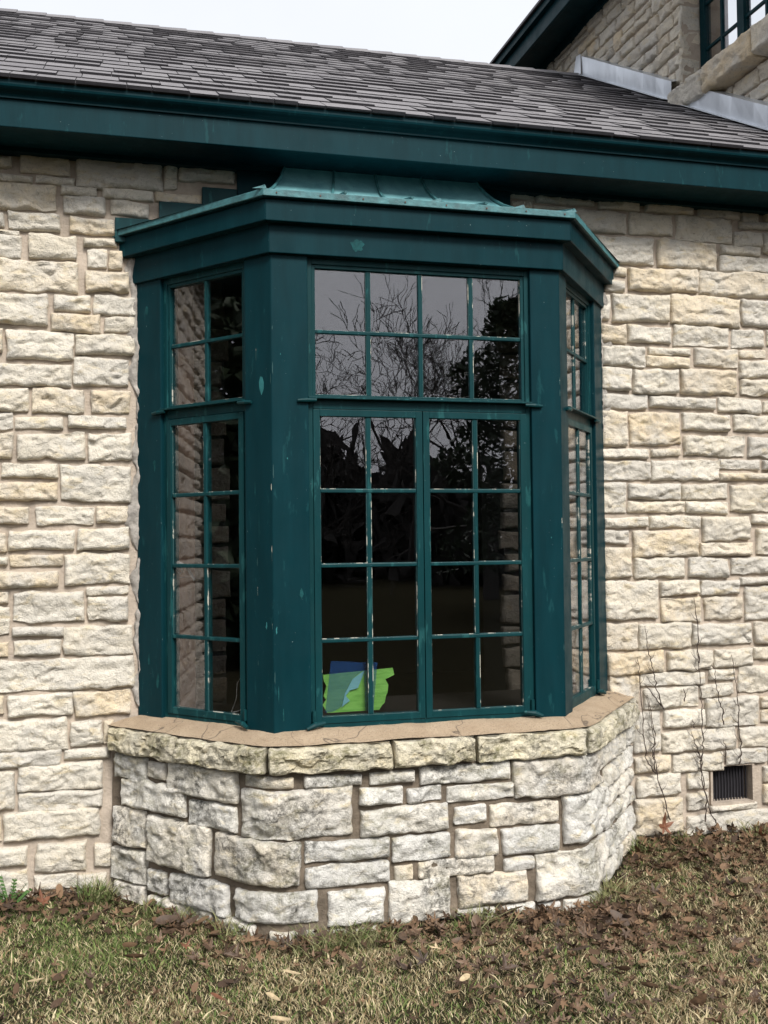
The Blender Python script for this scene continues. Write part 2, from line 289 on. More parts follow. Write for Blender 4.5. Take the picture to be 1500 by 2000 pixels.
WALL_STONES=[
(-1.666,-1.455,3.16,3.204),(-1.712,-1.625,3.093,3.142),(-1.591,-1.388,3.077,3.155),(-1.712,-1.54,3.036,3.066),(-1.527,-1.366,3.036,3.072),(-1.359,-0.999,3.037,3.178),
(-0.991,-0.933,3.051,3.168),(-0.924,-0.681,3.098,3.198),(-1.424,-1.252,3.178,3.2),(-1.23,-0.99,3.187,3.212),(-1.712,-1.443,2.92,3.031),(-1.424,-1.276,2.993,3.035),
(-1.252,-1.035,2.993,3.04),(-1.417,-1.24,2.914,2.994),(-1.218,-1.057,2.922,2.987),(-1.026,-0.824,2.993,3.037),(-1.702,-1.656,2.84,2.902),(-1.638,-1.428,2.831,2.907),
(-1.389,-1.199,2.83,2.902),(-1.712,-1.594,2.808,2.828),(-1.712,-1.671,3.149,3.195),(-1.712,-1.589,2.713,2.808),(-1.558,-1.363,2.717,2.818),(-1.331,-1.192,2.779,2.816),
(-1.313,-1.233,2.685,2.767),(-1.228,-1.167,2.682,2.764),(-1.712,-1.356,2.573,2.707),(-1.324,-1.142,2.585,2.674),(-1.712,-1.479,2.428,2.561),(-1.454,-1.303,2.493,2.563),
(-1.289,-1.116,2.484,2.571),(-1.468,-1.262,2.402,2.482),(-1.247,-1.116,2.406,2.477),(-1.712,-1.659,2.301,2.402),(-1.645,-1.374,2.278,2.402),(-1.369,-1.122,2.311,2.399),
(-1.712,-1.382,2.166,2.262),(-1.373,-1.144,2.172,2.296),(-1.712,-1.557,2.056,2.152),(-1.543,-1.331,2.054,2.156),(-1.301,-1.14,2.058,2.162),(-1.712,-1.622,1.976,2.048),
(-1.612,-1.417,1.983,2.036),(-1.397,-1.155,1.991,2.043),(-1.712,-1.618,1.855,1.966),(-1.607,-1.328,1.857,1.967),(-1.314,-1.134,1.853,1.975),(-1.666,-1.438,1.775,1.838),
(-1.712,-1.675,1.774,1.839),(-1.43,-1.138,1.676,1.833),(-1.712,-1.438,1.679,1.758),(-1.712,-1.559,1.58,1.654),(-1.528,-1.293,1.575,1.655),(-1.279,-1.149,1.585,1.659),
(-1.712,-1.648,1.46,1.543),(-1.639,-1.371,1.471,1.553),(-1.359,-1.146,1.467,1.561),(-1.712,-1.641,1.409,1.446),(-1.634,-1.418,1.401,1.451),(-1.712,-1.439,1.314,1.381),
(-1.413,-1.143,1.322,1.451),(-1.712,-1.639,1.245,1.296),(-1.619,-1.337,1.169,1.295),(-1.324,-1.147,1.275,1.312),(-1.316,-1.151,1.163,1.268),(-1.712,-1.634,1.119,1.232),
(-1.622,-1.417,1.107,1.147),(-1.712,-1.639,1.024,1.088),(-1.619,-1.427,1.027,1.091),(-1.417,-1.13,1.019,1.145),(-1.712,-1.127,0.875,1.009),(-1.711,-1.657,0.785,0.863),
(-1.641,-1.381,0.774,0.865),(-1.376,-1.142,0.762,0.865),(-1.711,-1.401,0.63,0.76),(-1.389,-1.259,0.635,0.741),(-1.254,-1.215,0.641,0.739),(-1.711,-1.428,0.562,0.631),
(-1.414,-1.23,0.579,0.624),(-1.711,-1.615,0.391,0.545),(-1.6,-1.257,0.454,0.569),(-1.6,-1.26,0.373,0.45),(-1.657,-1.273,0.256,0.376),(-1.711,-1.667,0.257,0.359),
(-1.711,-1.565,0.156,0.236),(-1.53,-1.325,0.116,0.237),(-1.292,-1.223,0.126,0.221),(-1.719,-1.565,0.009,0.135),(-1.538,-1.365,0.041,0.105),(-1.361,-1.244,0.036,0.096),
(-1.538,-1.328,-0.037,0.027),(0.643,0.762,3.133,3.19),(0.648,0.752,3.087,3.125),(0.771,1.082,3.122,3.192),(1.107,1.327,3.118,3.188),(1.355,1.623,3.118,3.199),
(1.651,1.894,3.111,3.19),(1.904,1.996,3.104,3.186),(2.022,2.151,3.167,3.189),(2.036,2.15,3.116,3.158),(0.758,0.976,3.09,3.11),(0.968,1.251,3.002,3.108),
(1.271,1.501,3.001,3.107),(1.526,1.844,2.988,3.115),(1.889,2.149,3.069,3.109),(1.854,2.018,2.977,3.054),(2.028,2.147,2.973,3.06),(1.093,1.398,2.851,2.987),
(1.421,1.752,2.843,2.988),(1.78,2.006,2.93,2.982),(2.027,2.104,2.948,3.052),(1.766,2.101,2.845,2.926),(1.187,1.248,2.788,2.832),(1.127,1.237,2.711,2.769),
(1.257,1.644,2.722,2.838),(1.651,2.098,2.715,2.845),(1.106,1.158,2.571,2.695),(1.172,1.48,2.565,2.702),(1.495,1.879,2.56,2.71),(1.893,2.095,2.57,2.709),
(1.104,1.24,2.449,2.545),(1.249,1.486,2.462,2.547),(1.503,1.815,2.455,2.559),(1.832,2.017,2.458,2.553),(2.035,2.091,2.478,2.552),(1.105,1.34,2.342,2.441),
(1.362,1.593,2.404,2.442),(1.349,1.592,2.344,2.397),(1.617,1.864,2.352,2.446),(1.874,2.025,2.407,2.449),(1.872,2.087,2.306,2.394),(1.103,1.262,2.223,2.333),
(1.276,1.523,2.209,2.331),(1.539,1.854,2.211,2.338),(1.877,2.085,2.212,2.296),(1.105,1.351,2.13,2.203),(1.364,1.729,2.139,2.196),(1.746,1.994,2.125,2.199),
(2.006,2.082,2.129,2.192),(1.099,1.238,1.946,2.122),(1.253,1.528,1.952,2.115),(1.545,1.805,2.03,2.116),(1.834,2.08,2.029,2.113),(1.545,1.892,1.901,2.008),
(1.914,2.077,1.901,2.006),(1.1,1.349,1.885,1.935),(1.366,1.525,1.897,1.937),(1.102,1.361,1.78,1.873),(1.368,1.746,1.779,1.879),(1.751,1.979,1.836,1.886),
(1.999,2.075,1.835,1.884),(1.749,2.073,1.781,1.82),(1.102,1.226,1.619,1.765),(1.241,1.522,1.686,1.766),(1.528,1.785,1.686,1.763),(1.234,1.544,1.618,1.675),
(1.553,1.789,1.613,1.673),(1.805,2.082,1.621,1.761),(1.105,1.342,1.547,1.598),(1.354,1.633,1.543,1.603),(1.642,1.91,1.475,1.6),(1.93,2.08,1.559,1.607),
(1.101,1.233,1.467,1.535),(1.261,1.621,1.402,1.533),(1.63,1.925,1.402,1.466),(1.957,2.077,1.405,1.542),(1.101,1.248,1.302,1.452),(1.265,1.539,1.295,1.394),
(1.564,1.782,1.295,1.392),(1.802,2.074,1.309,1.391),(1.102,1.385,1.096,1.288),(1.401,1.618,1.209,1.283),(1.629,1.843,1.205,1.278),(1.854,2.072,1.252,1.291),
(1.408,1.626,1.081,1.198),(1.645,1.856,1.081,1.195),(1.876,2.069,1.075,1.243),(1.103,1.273,0.948,1.081),(1.282,1.57,0.948,1.074),(1.576,1.911,0.958,1.064),
(1.926,2.065,0.953,1.061),(1.108,1.412,0.829,0.937),(1.433,1.68,0.835,0.935),(1.695,1.908,0.844,0.934),(1.919,2.062,0.871,0.936),(1.664,1.807,0.779,0.834),
(1.831,2.059,0.712,0.843),(1.284,1.639,0.766,0.829),(1.117,1.277,0.691,0.825),(1.301,1.599,0.657,0.758),(1.614,1.797,0.7,0.759),(1.407,1.638,0.555,0.644),
(1.641,1.938,0.546,0.692),(1.957,2.086,0.626,0.684),(1.955,2.084,0.549,0.618),(1.243,1.388,0.445,0.643),(1.4,1.807,0.435,0.541),(1.829,2.082,0.437,0.537),
(1.244,1.44,0.346,0.425),(1.451,1.73,0.334,0.421),(1.744,1.981,0.354,0.431),(1.994,2.079,0.35,0.42),(1.25,1.491,0.229,0.333),(1.531,1.648,0.247,0.334),
(1.529,1.648,0.145,0.232),(1.239,1.499,0.046,0.217),(1.53,2.07,-0.012,0.121),(1.959,2.077,0.251,0.34),(1.959,2.074,0.151,0.242),(1.66,1.922,0.128,0.16),
]
BASE_STONES=[
(-0.886,-0.68,0.504,0.607),(-0.677,-0.561,0.522,0.597),(-0.548,-0.146,0.48,0.615),(-0.845,-0.439,0.386,0.511),(-0.424,-0.153,0.368,0.475),(-0.901,-0.679,0.224,0.386),
(-0.67,-0.302,0.175,0.379),(-0.915,-0.686,0.073,0.218),(-0.679,-0.558,0.06,0.156),(-0.898,-0.696,-0.024,0.074),(-0.536,-0.197,0.04,0.168),(-0.275,0.125,0.189,0.366),
(-0.114,0.104,0.556,0.605),(-0.677,-0.597,0.007,0.048),(-0.585,-0.293,-0.011,0.054),(-0.263,-0.056,-0.029,0.047),(0.138,0.372,0.55,0.6),(0.397,0.588,0.549,0.6),
(0.601,0.993,0.532,0.607),(0.998,1.523,0.449,0.618),(-0.131,0.333,0.363,0.555),(0.354,0.54,0.468,0.542),(0.55,0.7,0.467,0.529),(0.713,1.008,0.456,0.524),
(0.36,0.727,0.35,0.46),(0.746,0.89,0.369,0.444),(0.898,1.206,0.345,0.441),(1.212,1.636,0.249,0.45),(0.135,0.481,0.268,0.352),(0.486,0.734,0.242,0.346),
(0.749,0.937,0.239,0.348),(0.945,1.204,0.229,0.339),(0.137,0.483,0.173,0.26),(0.495,0.578,0.171,0.232),(0.591,0.922,0.167,0.243),(0.949,1.092,0.166,0.226),
(1.091,1.6,0.039,0.228),(-0.168,0.194,0.046,0.174),(0.224,0.456,0.019,0.16),(0.469,0.731,0.002,0.174),(0.755,1.059,0.041,0.173),(0.748,0.919,0.006,0.04),
(0.936,1.094,-0.019,0.038),(1.102,1.205,-0.006,0.03),(1.213,1.484,-0.018,0.036),(-0.004,0.181,-0.03,0.024),(0.196,0.316,-0.025,0.016),(0.774,0.919,-0.029,0.002),
(0.336,0.432,-0.02,0.012),(0.472,0.721,-0.03,-0.004),
]
VINE_A=[
[(1.406,0.119),(1.383,0.21),(1.344,0.347),(1.332,0.467),(1.331,0.534),(1.298,0.729)],
[(1.34,0.354),(1.321,0.452),(1.335,0.541),(1.313,0.654),(1.304,0.729)],
[(1.34,0.347),(1.291,0.41),(1.273,0.522),(1.272,0.611),(1.258,0.828),(1.252,0.918)],
[(1.384,0.658),(1.356,0.734),(1.337,0.825),(1.322,0.9),(1.302,0.968),(1.298,1.066)],
[(1.38,0.666),(1.323,0.743),(1.29,0.782)],
]
VINE_B=[
[(1.604,0.096),(1.61,0.193),(1.584,0.346),(1.581,0.406),(1.561,0.468),(1.537,0.544)],
[(1.663,0.084),(1.622,0.162),(1.595,0.277),(1.58,0.376),(1.577,0.437),(1.549,0.484)],
[(1.584,0.346),(1.594,0.436),(1.6,0.496),(1.595,0.64),(1.592,0.784),(1.578,0.86),(1.58,0.936)],
[(1.709,0.565),(1.711,0.641),(1.686,0.711),(1.675,0.787),(1.664,0.856)],
[(1.8,0.362),(1.81,0.422),(1.801,0.545),(1.8,0.652),(1.795,0.729),(1.777,0.806),(1.773,0.906)],
[(1.717,0.367),(1.723,0.428),(1.72,0.489)],
[(1.502,0.69),(1.501,0.75)],
[(1.549,0.559),(1.547,0.597)],
[(1.583,0.875),(1.582,1.012),(1.569,1.194)],
]


# ------------------------------------------------------------------ bay geometry
W1, W2, DB = .61125, 1.10925, .601625
ANG = math.atan2(DB, W2-W1)
def octo(o):
    """outset outline of the bay: wall-left, front-left, front-right, wall-right"""
    bx = W1+o*math.tan(ANG/2); by = -(DB+o); ax = bx+(DB+o)/math.tan(ANG)
    return [(-ax, 0.0), (-bx, by), (bx, by), (ax, 0.0)]
_P = {'L': ((-W2, 0), (-W1, -DB)), 'F': ((-W1, -DB), (W1, -DB)), 'R': ((W1, -DB), (W2, 0))}
def fpt(k, u, off):
    (x0, y0), (x1, y1) = _P[k]; l = math.hypot(x1-x0, y1-y0); tx, ty = (x1-x0)/l, (y1-y0)/l
    return (x0+tx*u+ty*off, y0+ty*u-tx*off)
FLEN = {'L': .781, 'F': 2*W1, 'R': .781}
def fbox(k, u0, u1, z0, z1, d0, d1):
    """box on a bay face: u along it, d outward from the post plane"""
    return prism([fpt(k, u0, d1), fpt(k, u1, d1), fpt(k, u1, d0), fpt(k, u0, d0)], z0, z1)

# rock-faced stone -----------------------------------------------------------
def stone_grid(w, h, depth, seed, rough=1.0, step=.008):
    rg = np.random.default_rng(seed)
    def line(n):
        e = np.array([0, .0022, .006, .0125]); k = max(2, int(round((n-.03)/step)))
        mid = np.linspace(.020, n-.020, k) if n > .05 else np.array([n/2])
        a = np.concatenate([e, mid, n-e[::-1]]); return np.unique(a)
    U, Vv = np.meshgrid(line(w), line(h), indexing='ij')
    e = np.minimum(np.minimum(U, w-U), np.minimum(Vv, h-Vv))
    # facets: the lowest of a few tilted planes
    K = int(rg.integers(6, 10)); F = np.full(U.shape, 9.0)
    for _ in range(K):
        cx, cy = rg.uniform(0, w), rg.uniform(0, h); gx = rg.normal(0, .26); gy = rg.normal(-.05, .42)
        F = np.minimum(F, rg.uniform(.004, .016)+gx*(U-cx)+gy*(Vv-cy))
    G = np.full(U.shape, -9.0)
    for _ in range(4):
        cx, cy = rg.uniform(0, w), rg.uniform(0, h)
        G = np.maximum(G, rg.uniform(-.012, -.001)+rg.normal(0, .16)*(U-cx)+rg.normal(0, .28)*(Vv-cy))
    F = np.maximum(F, G)
    o3 = rg.uniform(0, 50, 3)
    # chipped flakes: every cell of a warped mosaic is a small plane of its own
    kc = int(np.clip(w*h/.0011, 4, 30)); cu, cv = rg.uniform(0, w, kc), rg.uniform(0, h, kc)
    qa = np.stack([U*20+o3[0], Vv*20+o3[1], np.full(U.shape, o3[2])], -1)
    wu = U+vnoise(qa, 81)*.016; wv = Vv+vnoise(qa+9, 82)*.012
    dd_ = (wu[..., None]-cu)**2*.35+(wv[..., None]-cv)**2; ci = dd_.argmin(-1)
    ho, g1, g2 = rg.normal(0, .0028, kc), rg.normal(0, .10, kc), rg.normal(-.03, .20, kc)
    FL = np.clip(ho[ci]+g1[ci]*(U-cu[ci])+g2[ci]*(Vv-cv[ci]), -.009, .008)
    q = np.stack([U*14+o3[0], Vv*22+o3[1], np.full(U.shape, o3[2])], -1)
    rid = 1-np.abs(fbm(q, 3, 3)); F = np.clip(F, -.011, .012)*.8+FL+(rid-.6)*.006*rough+vnoise(q*3.3, 9)*.0022+vnoise(q*8, 19)*.0014
    prof = np.interp(e, [0, .0022, .006, .0125, .022, .04], [-.8, .74, .90, .97, 1.0, 1.0])
    bow = np.sqrt(np.clip(np.sin(np.pi*U/w)*np.sin(np.pi*Vv/h), 0, 1))*.003
    D = prof*depth+np.clip(e/.012, 0, 1)*(F+bow)
    D = np.maximum(D, np.where(e > .001, .003, -1))
    # rounded, wobbly outline
    rc = min(rg.uniform(.003, .012), w*.3, h*.3); X = U.copy(); Y = Vv.copy()
    for sx, sy in ((0, 0), (0, 1), (1, 0), (1, 1)):
        du = (U if sx == 0 else w-U); dv = (Vv if sy == 0 else h-Vv); mk = (du < rc) & (dv < rc)
        a = 1-du/rc; c = 1-dv/rc
        nu = rc*(1-a*np.sqrt(np.clip(1-c*c/2, 0, 1))); nv = rc*(1-c*np.sqrt(np.clip(1-a*a/2, 0, 1)))
        X = np.where(mk, nu if sx == 0 else w-nu, X); Y = np.where(mk, nv if sy == 0 else h-nv, Y)
    wob = min(.0065, h*.06)
    q2 = np.stack([X*16+o3[1], Y*16+o3[2], np.full(U.shape, 1.7)], -1)
    X = X+fbm(q2, 21, 3)*wob; Y = Y+fbm(q2+7.3, 33, 3)*wob
    Y = Y+(X/w-.5)*rg.normal(0, .004)
    nu, nv = U.shape; I = np.arange(nu*nv).reshape(nu, nv)
    Fq = np.stack([I[:-1, :-1], I[1:, :-1], I[1:, 1:], I[:-1, 1:]], -1).reshape(-1, 4)
    return X.ravel(), Y.ravel(), D.ravel(), Fq
def add_stone(parent, m, u0, u1, z0, z1, mapf, seed, depth=None, rough=1.0, name='stone', step=.008):
    rg = np.random.default_rng(seed+999)
    depth = rg.uniform(.013, .023) if depth is None else depth
    x, y, dd, F = stone_grid(u1-u0, z1-z0, depth, seed, rough, step)
    V = mapf(u0+x, z0+y, dd)
    c = (V.min(0)+V.max(0))/2
    me = bpy.data.meshes.new(name); Vl = (V-c).astype(np.float32)
    me.vertices.add(len(V)); me.vertices.foreach_set('co', Vl.ravel()); F = F.astype(np.int32)
    me.loops.add(F.size); me.loops.foreach_set('vertex_index', F.ravel()); me.polygons.add(len(F))
    me.polygons.foreach_set('loop_start', np.arange(len(F), dtype=np.int32)*4); me.update(calc_edges=True)
    me.materials.append(m)
    return place(name, me, c, parent)
def ashlar(u0, u1, z0, z1, seed, skip=None, hmin=.075, hmax=.16, gap=.016):
    """random coursed rubble filling a rectangle"""
    rg = np.random.default_rng(seed); out = []; z = z0
    while z < z1-.03:
        h = rg.uniform(hmin, hmax); h = min(h, z1-z)
        u = u0-rg.uniform(0, .2)
        while u < u1:
            w = rg.uniform(.13, .36); a, c = max(u, u0), min(u+w, u1)
            if c-a > .05:
                if h > .125 and rg.random() < .35:
                    s = rg.uniform(.4, .6); out += [(a, c-gap, z, z+h*s-gap), (a, c-gap, z+h*s, z+h-gap)]
                else: out.append((a, c-gap, z, z+h-gap))
            u += w
        z += h
    return [t for t in out if skip is None or not skip(t)]

# ================================================================== the ground
gx = np.concatenate([[-160, -60, -20, -9], np.linspace(-6, 6, 121), [9, 20, 60, 160]]); gy = np.concatenate([[-160, -60, -20, -9], np.linspace(-6, 1, 71), [4, 20, 60, 160]])
GX, GY = np.meshgrid(gx, gy, indexing='ij')
def ground_z(x, y): 
    q = np.stack([np.asarray(x)*1.3, np.asarray(y)*1.3, np.zeros(np.shape(x))], -1)
    return fbm(q, 5, 3)*.012+.03*np.exp(-np.clip(-np.asarray(y), 0, 9)/.25)-.012
GZ = np.where((abs(GX) < 7) & (abs(GY) < 7), ground_z(GX, GY), -.01)
I = np.arange(GX.size).reshape(GX.shape)
g = bigmesh('ground', np.stack([GX.ravel(), GY.ravel(), GZ.ravel()], -1), np.stack([I[:-1, :-1], I[1:, :-1], I[1:, 1:], I[:-1, 1:]], -1).reshape(-1, 4), M['soil'], smooth=True)
tag(g, kind='structure', label='leaf strewn lawn in front of the stone house', cat='ground')

# ================================================================== the low stone house
house = empty('stone_house', (-1.5, .3, 0), 'low cream limestone house wing with teal eaves and grey shingle roof', 'house')
MY = .010                                 # mortar plane (stone faces stand out to about y = 0)
def wall_map(u, z, dd): return np.stack([u, MY-dd, z], -1)
def noisy_panel(x0, x1, z0, z1, step=.03):
    nx = max(2, int((x1-x0)/step)); nz = max(2, int((z1-z0)/step))
    X, Z = np.meshgrid(np.linspace(x0, x1, nx), np.linspace(z0, z1, nz), indexing='ij')
    Y = MY+fbm(np.stack([X*9, Z*9, X*0], -1), 11, 3)*.004
    I = np.arange(X.size).reshape(X.shape)
    return np.stack([X.ravel(), Y.ravel(), Z.ravel()], -1), np.stack([I[:-1, :-1], I[1:, :-1], I[1:, 1:], I[:-1, 1:]], -1).reshape(-1, 4)
VX0, VX1, VZ0, VZ1 = 1.664, 1.905, .165, .355
panels = [(-3.25, -.95, -.2, 3.2), (-.95, .95, -.2, .60), (-.95, .95, 2.86, 3.2), (.95, VX0, -.2, 3.2), (VX0, VX1, -.2, VZ0), (VX0, VX1, VZ1, 3.2), (VX1, 2.75, -.2, 3.2)]
Vs = []; Fs = []; n = 0
for pn in panels:
    v, f = noisy_panel(*pn); Vs.append(v); Fs.append(f+n); n += len(v)
Vs.append(np.array([(-3.25, MY, -.2), (-3.25, 5.6, -.2), (-3.25, 5.6, 3.3), (-3.25, MY, 3.3)])); Fs.append(np.array([[n, n+1, n+2, n+3]]))
wall = bigmesh('wall', np.concatenate(Vs), np.concatenate(Fs), M['mortar'], house, smooth=True)
sid = 100
WALL_HALF = [s for s in WALL_STONES]
for (a, c, z0, z1) in WALL_STONES:
    sid += 1
    if z1-z0 < .018: continue
    pad = -.0022
    add_stone(wall, M['stone'], a+pad, c-pad, z0+pad*.6, z1-pad*.6, wall_map, sid)
Vs = []; Fs = []; n = 0
for t in ashlar(-3.24, -1.685, .02, 3.14, 5)+ashlar(2.085, 2.44, .02, 3.14, 6):
    sid += 1; x, y, dd, F = stone_grid(t[1]-t[0], t[3]-t[2], .03, sid, 1.0, .018); Vs.append(wall_map(t[0]+x, t[2]+y, dd)); Fs.append(F+n); n += len(x)
tag(bigmesh('further_stones', np.concatenate(Vs), np.concatenate(Fs), M['stone'], house), kind='stuff')
# smeared mortar down the joint of wall and left post, and the right one
def smear(x0, x1, z0, z1, seed, thick):
    nz = int((z1-z0)/.012); nx = 9
    X, Z = np.meshgrid(np.linspace(0, 1, nx), np.linspace(z0, z1, nz), indexing='ij')
    edge = fbm(np.stack([Z*9, Z*0+seed, Z*0], -1), seed, 4)*.5
    XX = x1-(x1-x0)*(1-X)*np.clip(.62+edge, .12, 1.25)
    Y = MY-.004-thick*np.clip(.7+fbm(np.stack([XX*40, Z*26, Z*0+seed], -1), seed+3, 4)*.6, 0, 1.4)*np.minimum(1, X*4)
    I = np.arange(X.size).reshape(X.shape)
    return np.stack([XX.ravel(), Y.ravel(), Z.ravel()], -1), np.stack([I[:-1, :-1], I[1:, :-1], I[1:, 1:], I[:-1, 1:]], -1).reshape(-1, 4)
v, f = smear(-1.160, -1.098, .78, 2.78, 4, .014); bigmesh('mortar_smear', v, f, M['grey_mortar'], house)
v, f = smear(1.165, 1.10, 2.0, 2.7, 8, .018); bigmesh('mortar_smear', v, f[:, ::-1], M['grey_mortar'], house)
# crawl space vent
vb = join([box(VX0-.004, VX0+.008, MY-.012, .22, VZ0, VZ1), box(VX1-.008, VX1+.004, MY-.012, .22, VZ0, VZ1), box(VX0, VX1, MY-.010, .22, VZ1-.006, VZ1+.006), box(VX0, VX1, MY-.014, .22, VZ0-.008, VZ0+.006)])
vent = obj('vent', *vb, M['mortar'], house)
obj('vent_shade_sheet', *box(VX0, VX1, .075, .09, VZ0, VZ1), M['asphalt'], vent)  # black sheet close behind the bars, painted shade of the open vent
for k in range(13):
    x = VX0+.018+k*(VX1-VX0-.036)/12
    obj('bar', *box(x-.0022, x+.0022, .040, .048, VZ0+.004, VZ1-.004), M['asphalt'], vent)
# stepped teal boards where the stone was cut away for the little roof
for (x0, x1, z0, z1) in [(-1.20, -1.013, 2.80, 2.906), (-1.013, -.826, 2.82, 2.990), (-.826, -.671, 2.84, 3.068), (-.671, .632, 2.86, 3.175)]:
    obj('flashing_board', *box(x0, x1-.002, -.026, MY-.003, z0, z1), M['sash'] if x1 < 0 else M['paint'], house, bevel=.002)
# eave: soffit, fascia, crown
EX0, EX1 = -3.55, 2.75
obj('soffit', *box(EX0, EX1, -.262, MY+.2, 3.170, 3.185), M['paint'], house)
obj('frieze_board', *box(EX0, EX1, -.05, MY+.1, 3.150, 3.1698), M['paint'], house)
obj('fascia', *sweep_x([(-.290, 3.160), (-.290, 3.276), (-.262, 3.276), (-.262, 3.160)], EX0, EX1), M['paint'], house, bevel=.003)
cr = [(-.2915, 3.272), (-.302, 3.272), (-.302, 3.279), (-.306, 3.286), (-.316, 3.292), (-.330, 3.298), (-.338, 3.305), (-.341, 3.313), (-.341, 3.330), (-.2915, 3.330)]
obj('crown_moulding', *sweep_x(cr[::-1], EX0, EX1), M['paint'], house)
# roof: deck, shingles, ridge
EY, EZ, RY, RZ = -.352, 3.334, 2.80, 5.147
RL = math.hypot(RY-EY, RZ-EZ); ry, rz = (RY-EY)/RL, (RZ-EZ)/RL
def rp(x, s, t): return (x, EY+ry*s-rz*t, EZ+rz*s+ry*t)          # s up the slope, t above the deck
dv = [rp(EX0, 0.012, -.02), rp(EX1, 0.012, -.02), rp(EX1, RL, -.02), rp(EX0, RL, -.02), rp(EX0, 0.012, 0), rp(EX1, 0.012, 0), rp(EX1, RL, 0), rp(EX0, RL, 0)]
back = [(EX0, RY, RZ-.001), (EX1, RY, RZ-.001), (EX1, 2*RY-EY, EZ), (EX0, 2*RY-EY, EZ)]
V, F = join([(dv, BOXF), (back, [(0, 1, 2, 3)])])
roof = obj('roof', V, F, M['deck'], house)
NR = 22; EXPO = RL/NR; shing = []
rs = random.Random(11)
for r in range(NR):
    x = -3.55
    while x < 2.44:
        w = rs.choice([.10, .12, .13, .15, .17, .20]); x1_ = min(x+w, 2.445)
        if x1_-x > .03:
            thick = rs.random() < .52
            shing.append((r, x, x1_-.004, .0125 if thick else .0065, 0.0 if thick else rs.uniform(.0, .003), rs.uniform(-.0015, .0015)))
        x = x1_ if x1_ > x else x+w
def shingle_geo(t):
    r, x0, x1, th, ds, dj = t
    s0 = r*EXPO+ds-.006+dj; s1 = s0+EXPO*1.45; s1 = min(s1, RL)
    s1 = min(s0+EXPO*1.12, RL); lo = .002
    return [rp(x0, s0, .0005), rp(x1, s0, .0005), rp(x1, s1, .0003), rp(x0, s1, .0003), rp(x0, s0, lo+th), rp(x1, s0+dj, lo+th), rp(x1, s1, .0032), rp(x0, s1, .0032)]
SHF = BOXF; SHM = [1, 0, 1, 1, 0, 1]
inview = [t for t in shing if -2.75 < t[1] < 2.4]
vis = sorted(inview, key=lambda t: (t[0], abs(t[1])))[:296]; vs_ = set(vis)
for t in vis: obj('shingle', shingle_geo(t), SHF, None, roof, mats=[M['shingle'], M['asphalt']], fmat=SHM)
V = []; F = []; fm = []
for t in shing:
    if t in vs_: continue
    n = len(V); V += shingle_geo(t); F += [tuple(i+n for i in q) for q in SHF]; fm += SHM
rest = bigmesh('upper_shingles', np.array(V), np.array(F), None, roof, mats=[M['shingle'], M['asphalt']], fmat=fm); tag(rest, kind='stuff')
x = -3.55
while x < 2.42:
    v = [(x, RY-.13, RZ-.062), (x+.2, RY-.13, RZ-.058), (x+.2, RY, RZ+.026), (x, RY, RZ+.018), (x+.2, RY+.13, RZ-.06), (x, RY+.13, RZ-.062)]
    obj('ridge_cap', v, [(0, 1, 2, 3), (3, 2, 4, 5)], M['shingle'], roof); x += .19
# the room behind the bay
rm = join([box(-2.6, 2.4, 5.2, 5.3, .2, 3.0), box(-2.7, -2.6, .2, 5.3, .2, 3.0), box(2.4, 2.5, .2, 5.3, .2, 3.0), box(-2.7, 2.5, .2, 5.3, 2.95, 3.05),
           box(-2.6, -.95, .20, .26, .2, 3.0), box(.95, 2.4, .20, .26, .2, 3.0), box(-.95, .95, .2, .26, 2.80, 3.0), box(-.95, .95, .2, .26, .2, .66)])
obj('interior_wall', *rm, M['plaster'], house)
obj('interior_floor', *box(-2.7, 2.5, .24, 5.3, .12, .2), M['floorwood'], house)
for s in (-1, 1):
    a, c = sorted((s*.985, s*.862)); obj('jamb_casing', *box(a, c, .030, .19, .64, 2.80), M['wood'], house, bevel=.004)
    pier = obj('inner_pier', *box(*sorted((s*1.25, s*.70)), .30, .62, .2, 2.95), M['plaster'], house)
    z = .25; kk = 0
    while z < 2.85:
        h = rs.uniform(.09, .17); kk += 1
        a, c = sorted((s*.86, s*(.70-rs.uniform(-.015, .03))))
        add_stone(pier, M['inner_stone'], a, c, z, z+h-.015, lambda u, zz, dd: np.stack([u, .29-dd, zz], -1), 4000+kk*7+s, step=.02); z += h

# ================================================================== the tall wing behind, with its upper window
X1 = 2.45
wing = empty('tall_house_wing', (X1+.5, 1.5, 0), 'taller cream limestone wing rising behind the low roof', 'house')
def wmap(u, z, dd): return np.stack([X1-dd, u, z], -1)
JY, JZ0 = 1.43, 4.40                     # far jamb and sill of the upper window
WY0 = -.2
tw = join([box(X1, X1+.35, JY, 7.0, .0, 6.2), box(X1, X1+.35, -.7, WY0, .0, 6.2), box(X1, X1+.35, WY0, JY, .0, JZ0), box(X1, X1+.35, WY0, JY, 6.0, 6.2), box(X1+.35, X1+5, -.7, -.4, 0, 6.2), box(X1+.36, X1+4.9, 4.2, 4.3, 0, 6.1), box(X1+.36, X1+4.9, -.3, 4.2, 4.2, 4.25)])
wwall = obj('wall', *tw, M['mortar'], wing)
def roofz(y): return EZ+(y-EY)*rz/ry
def skipw(t):
    a, c, z0, z1 = t
    return z1 < roofz(a)-.02 or a > 4.4
def split_jamb(l):
    out = []
    for a, c, z0, z1 in l:
        if z1 > JZ0 and a < JY:
            if c > JY+.06: out.append((JY+.0, c, z0, z1))
            continue
        out.append((a, c, z0, z1))
    return out
for t in split_jamb(ashlar(-.65, 4.3, 3.25, 5.62, 31, skipw, .09, .17)):
    if t[1]-t[0] < .05: continue
    sid += 1; add_stone(wwall, M['stone'], *t, wmap, sid, step=.014)
z = JZ0+.0
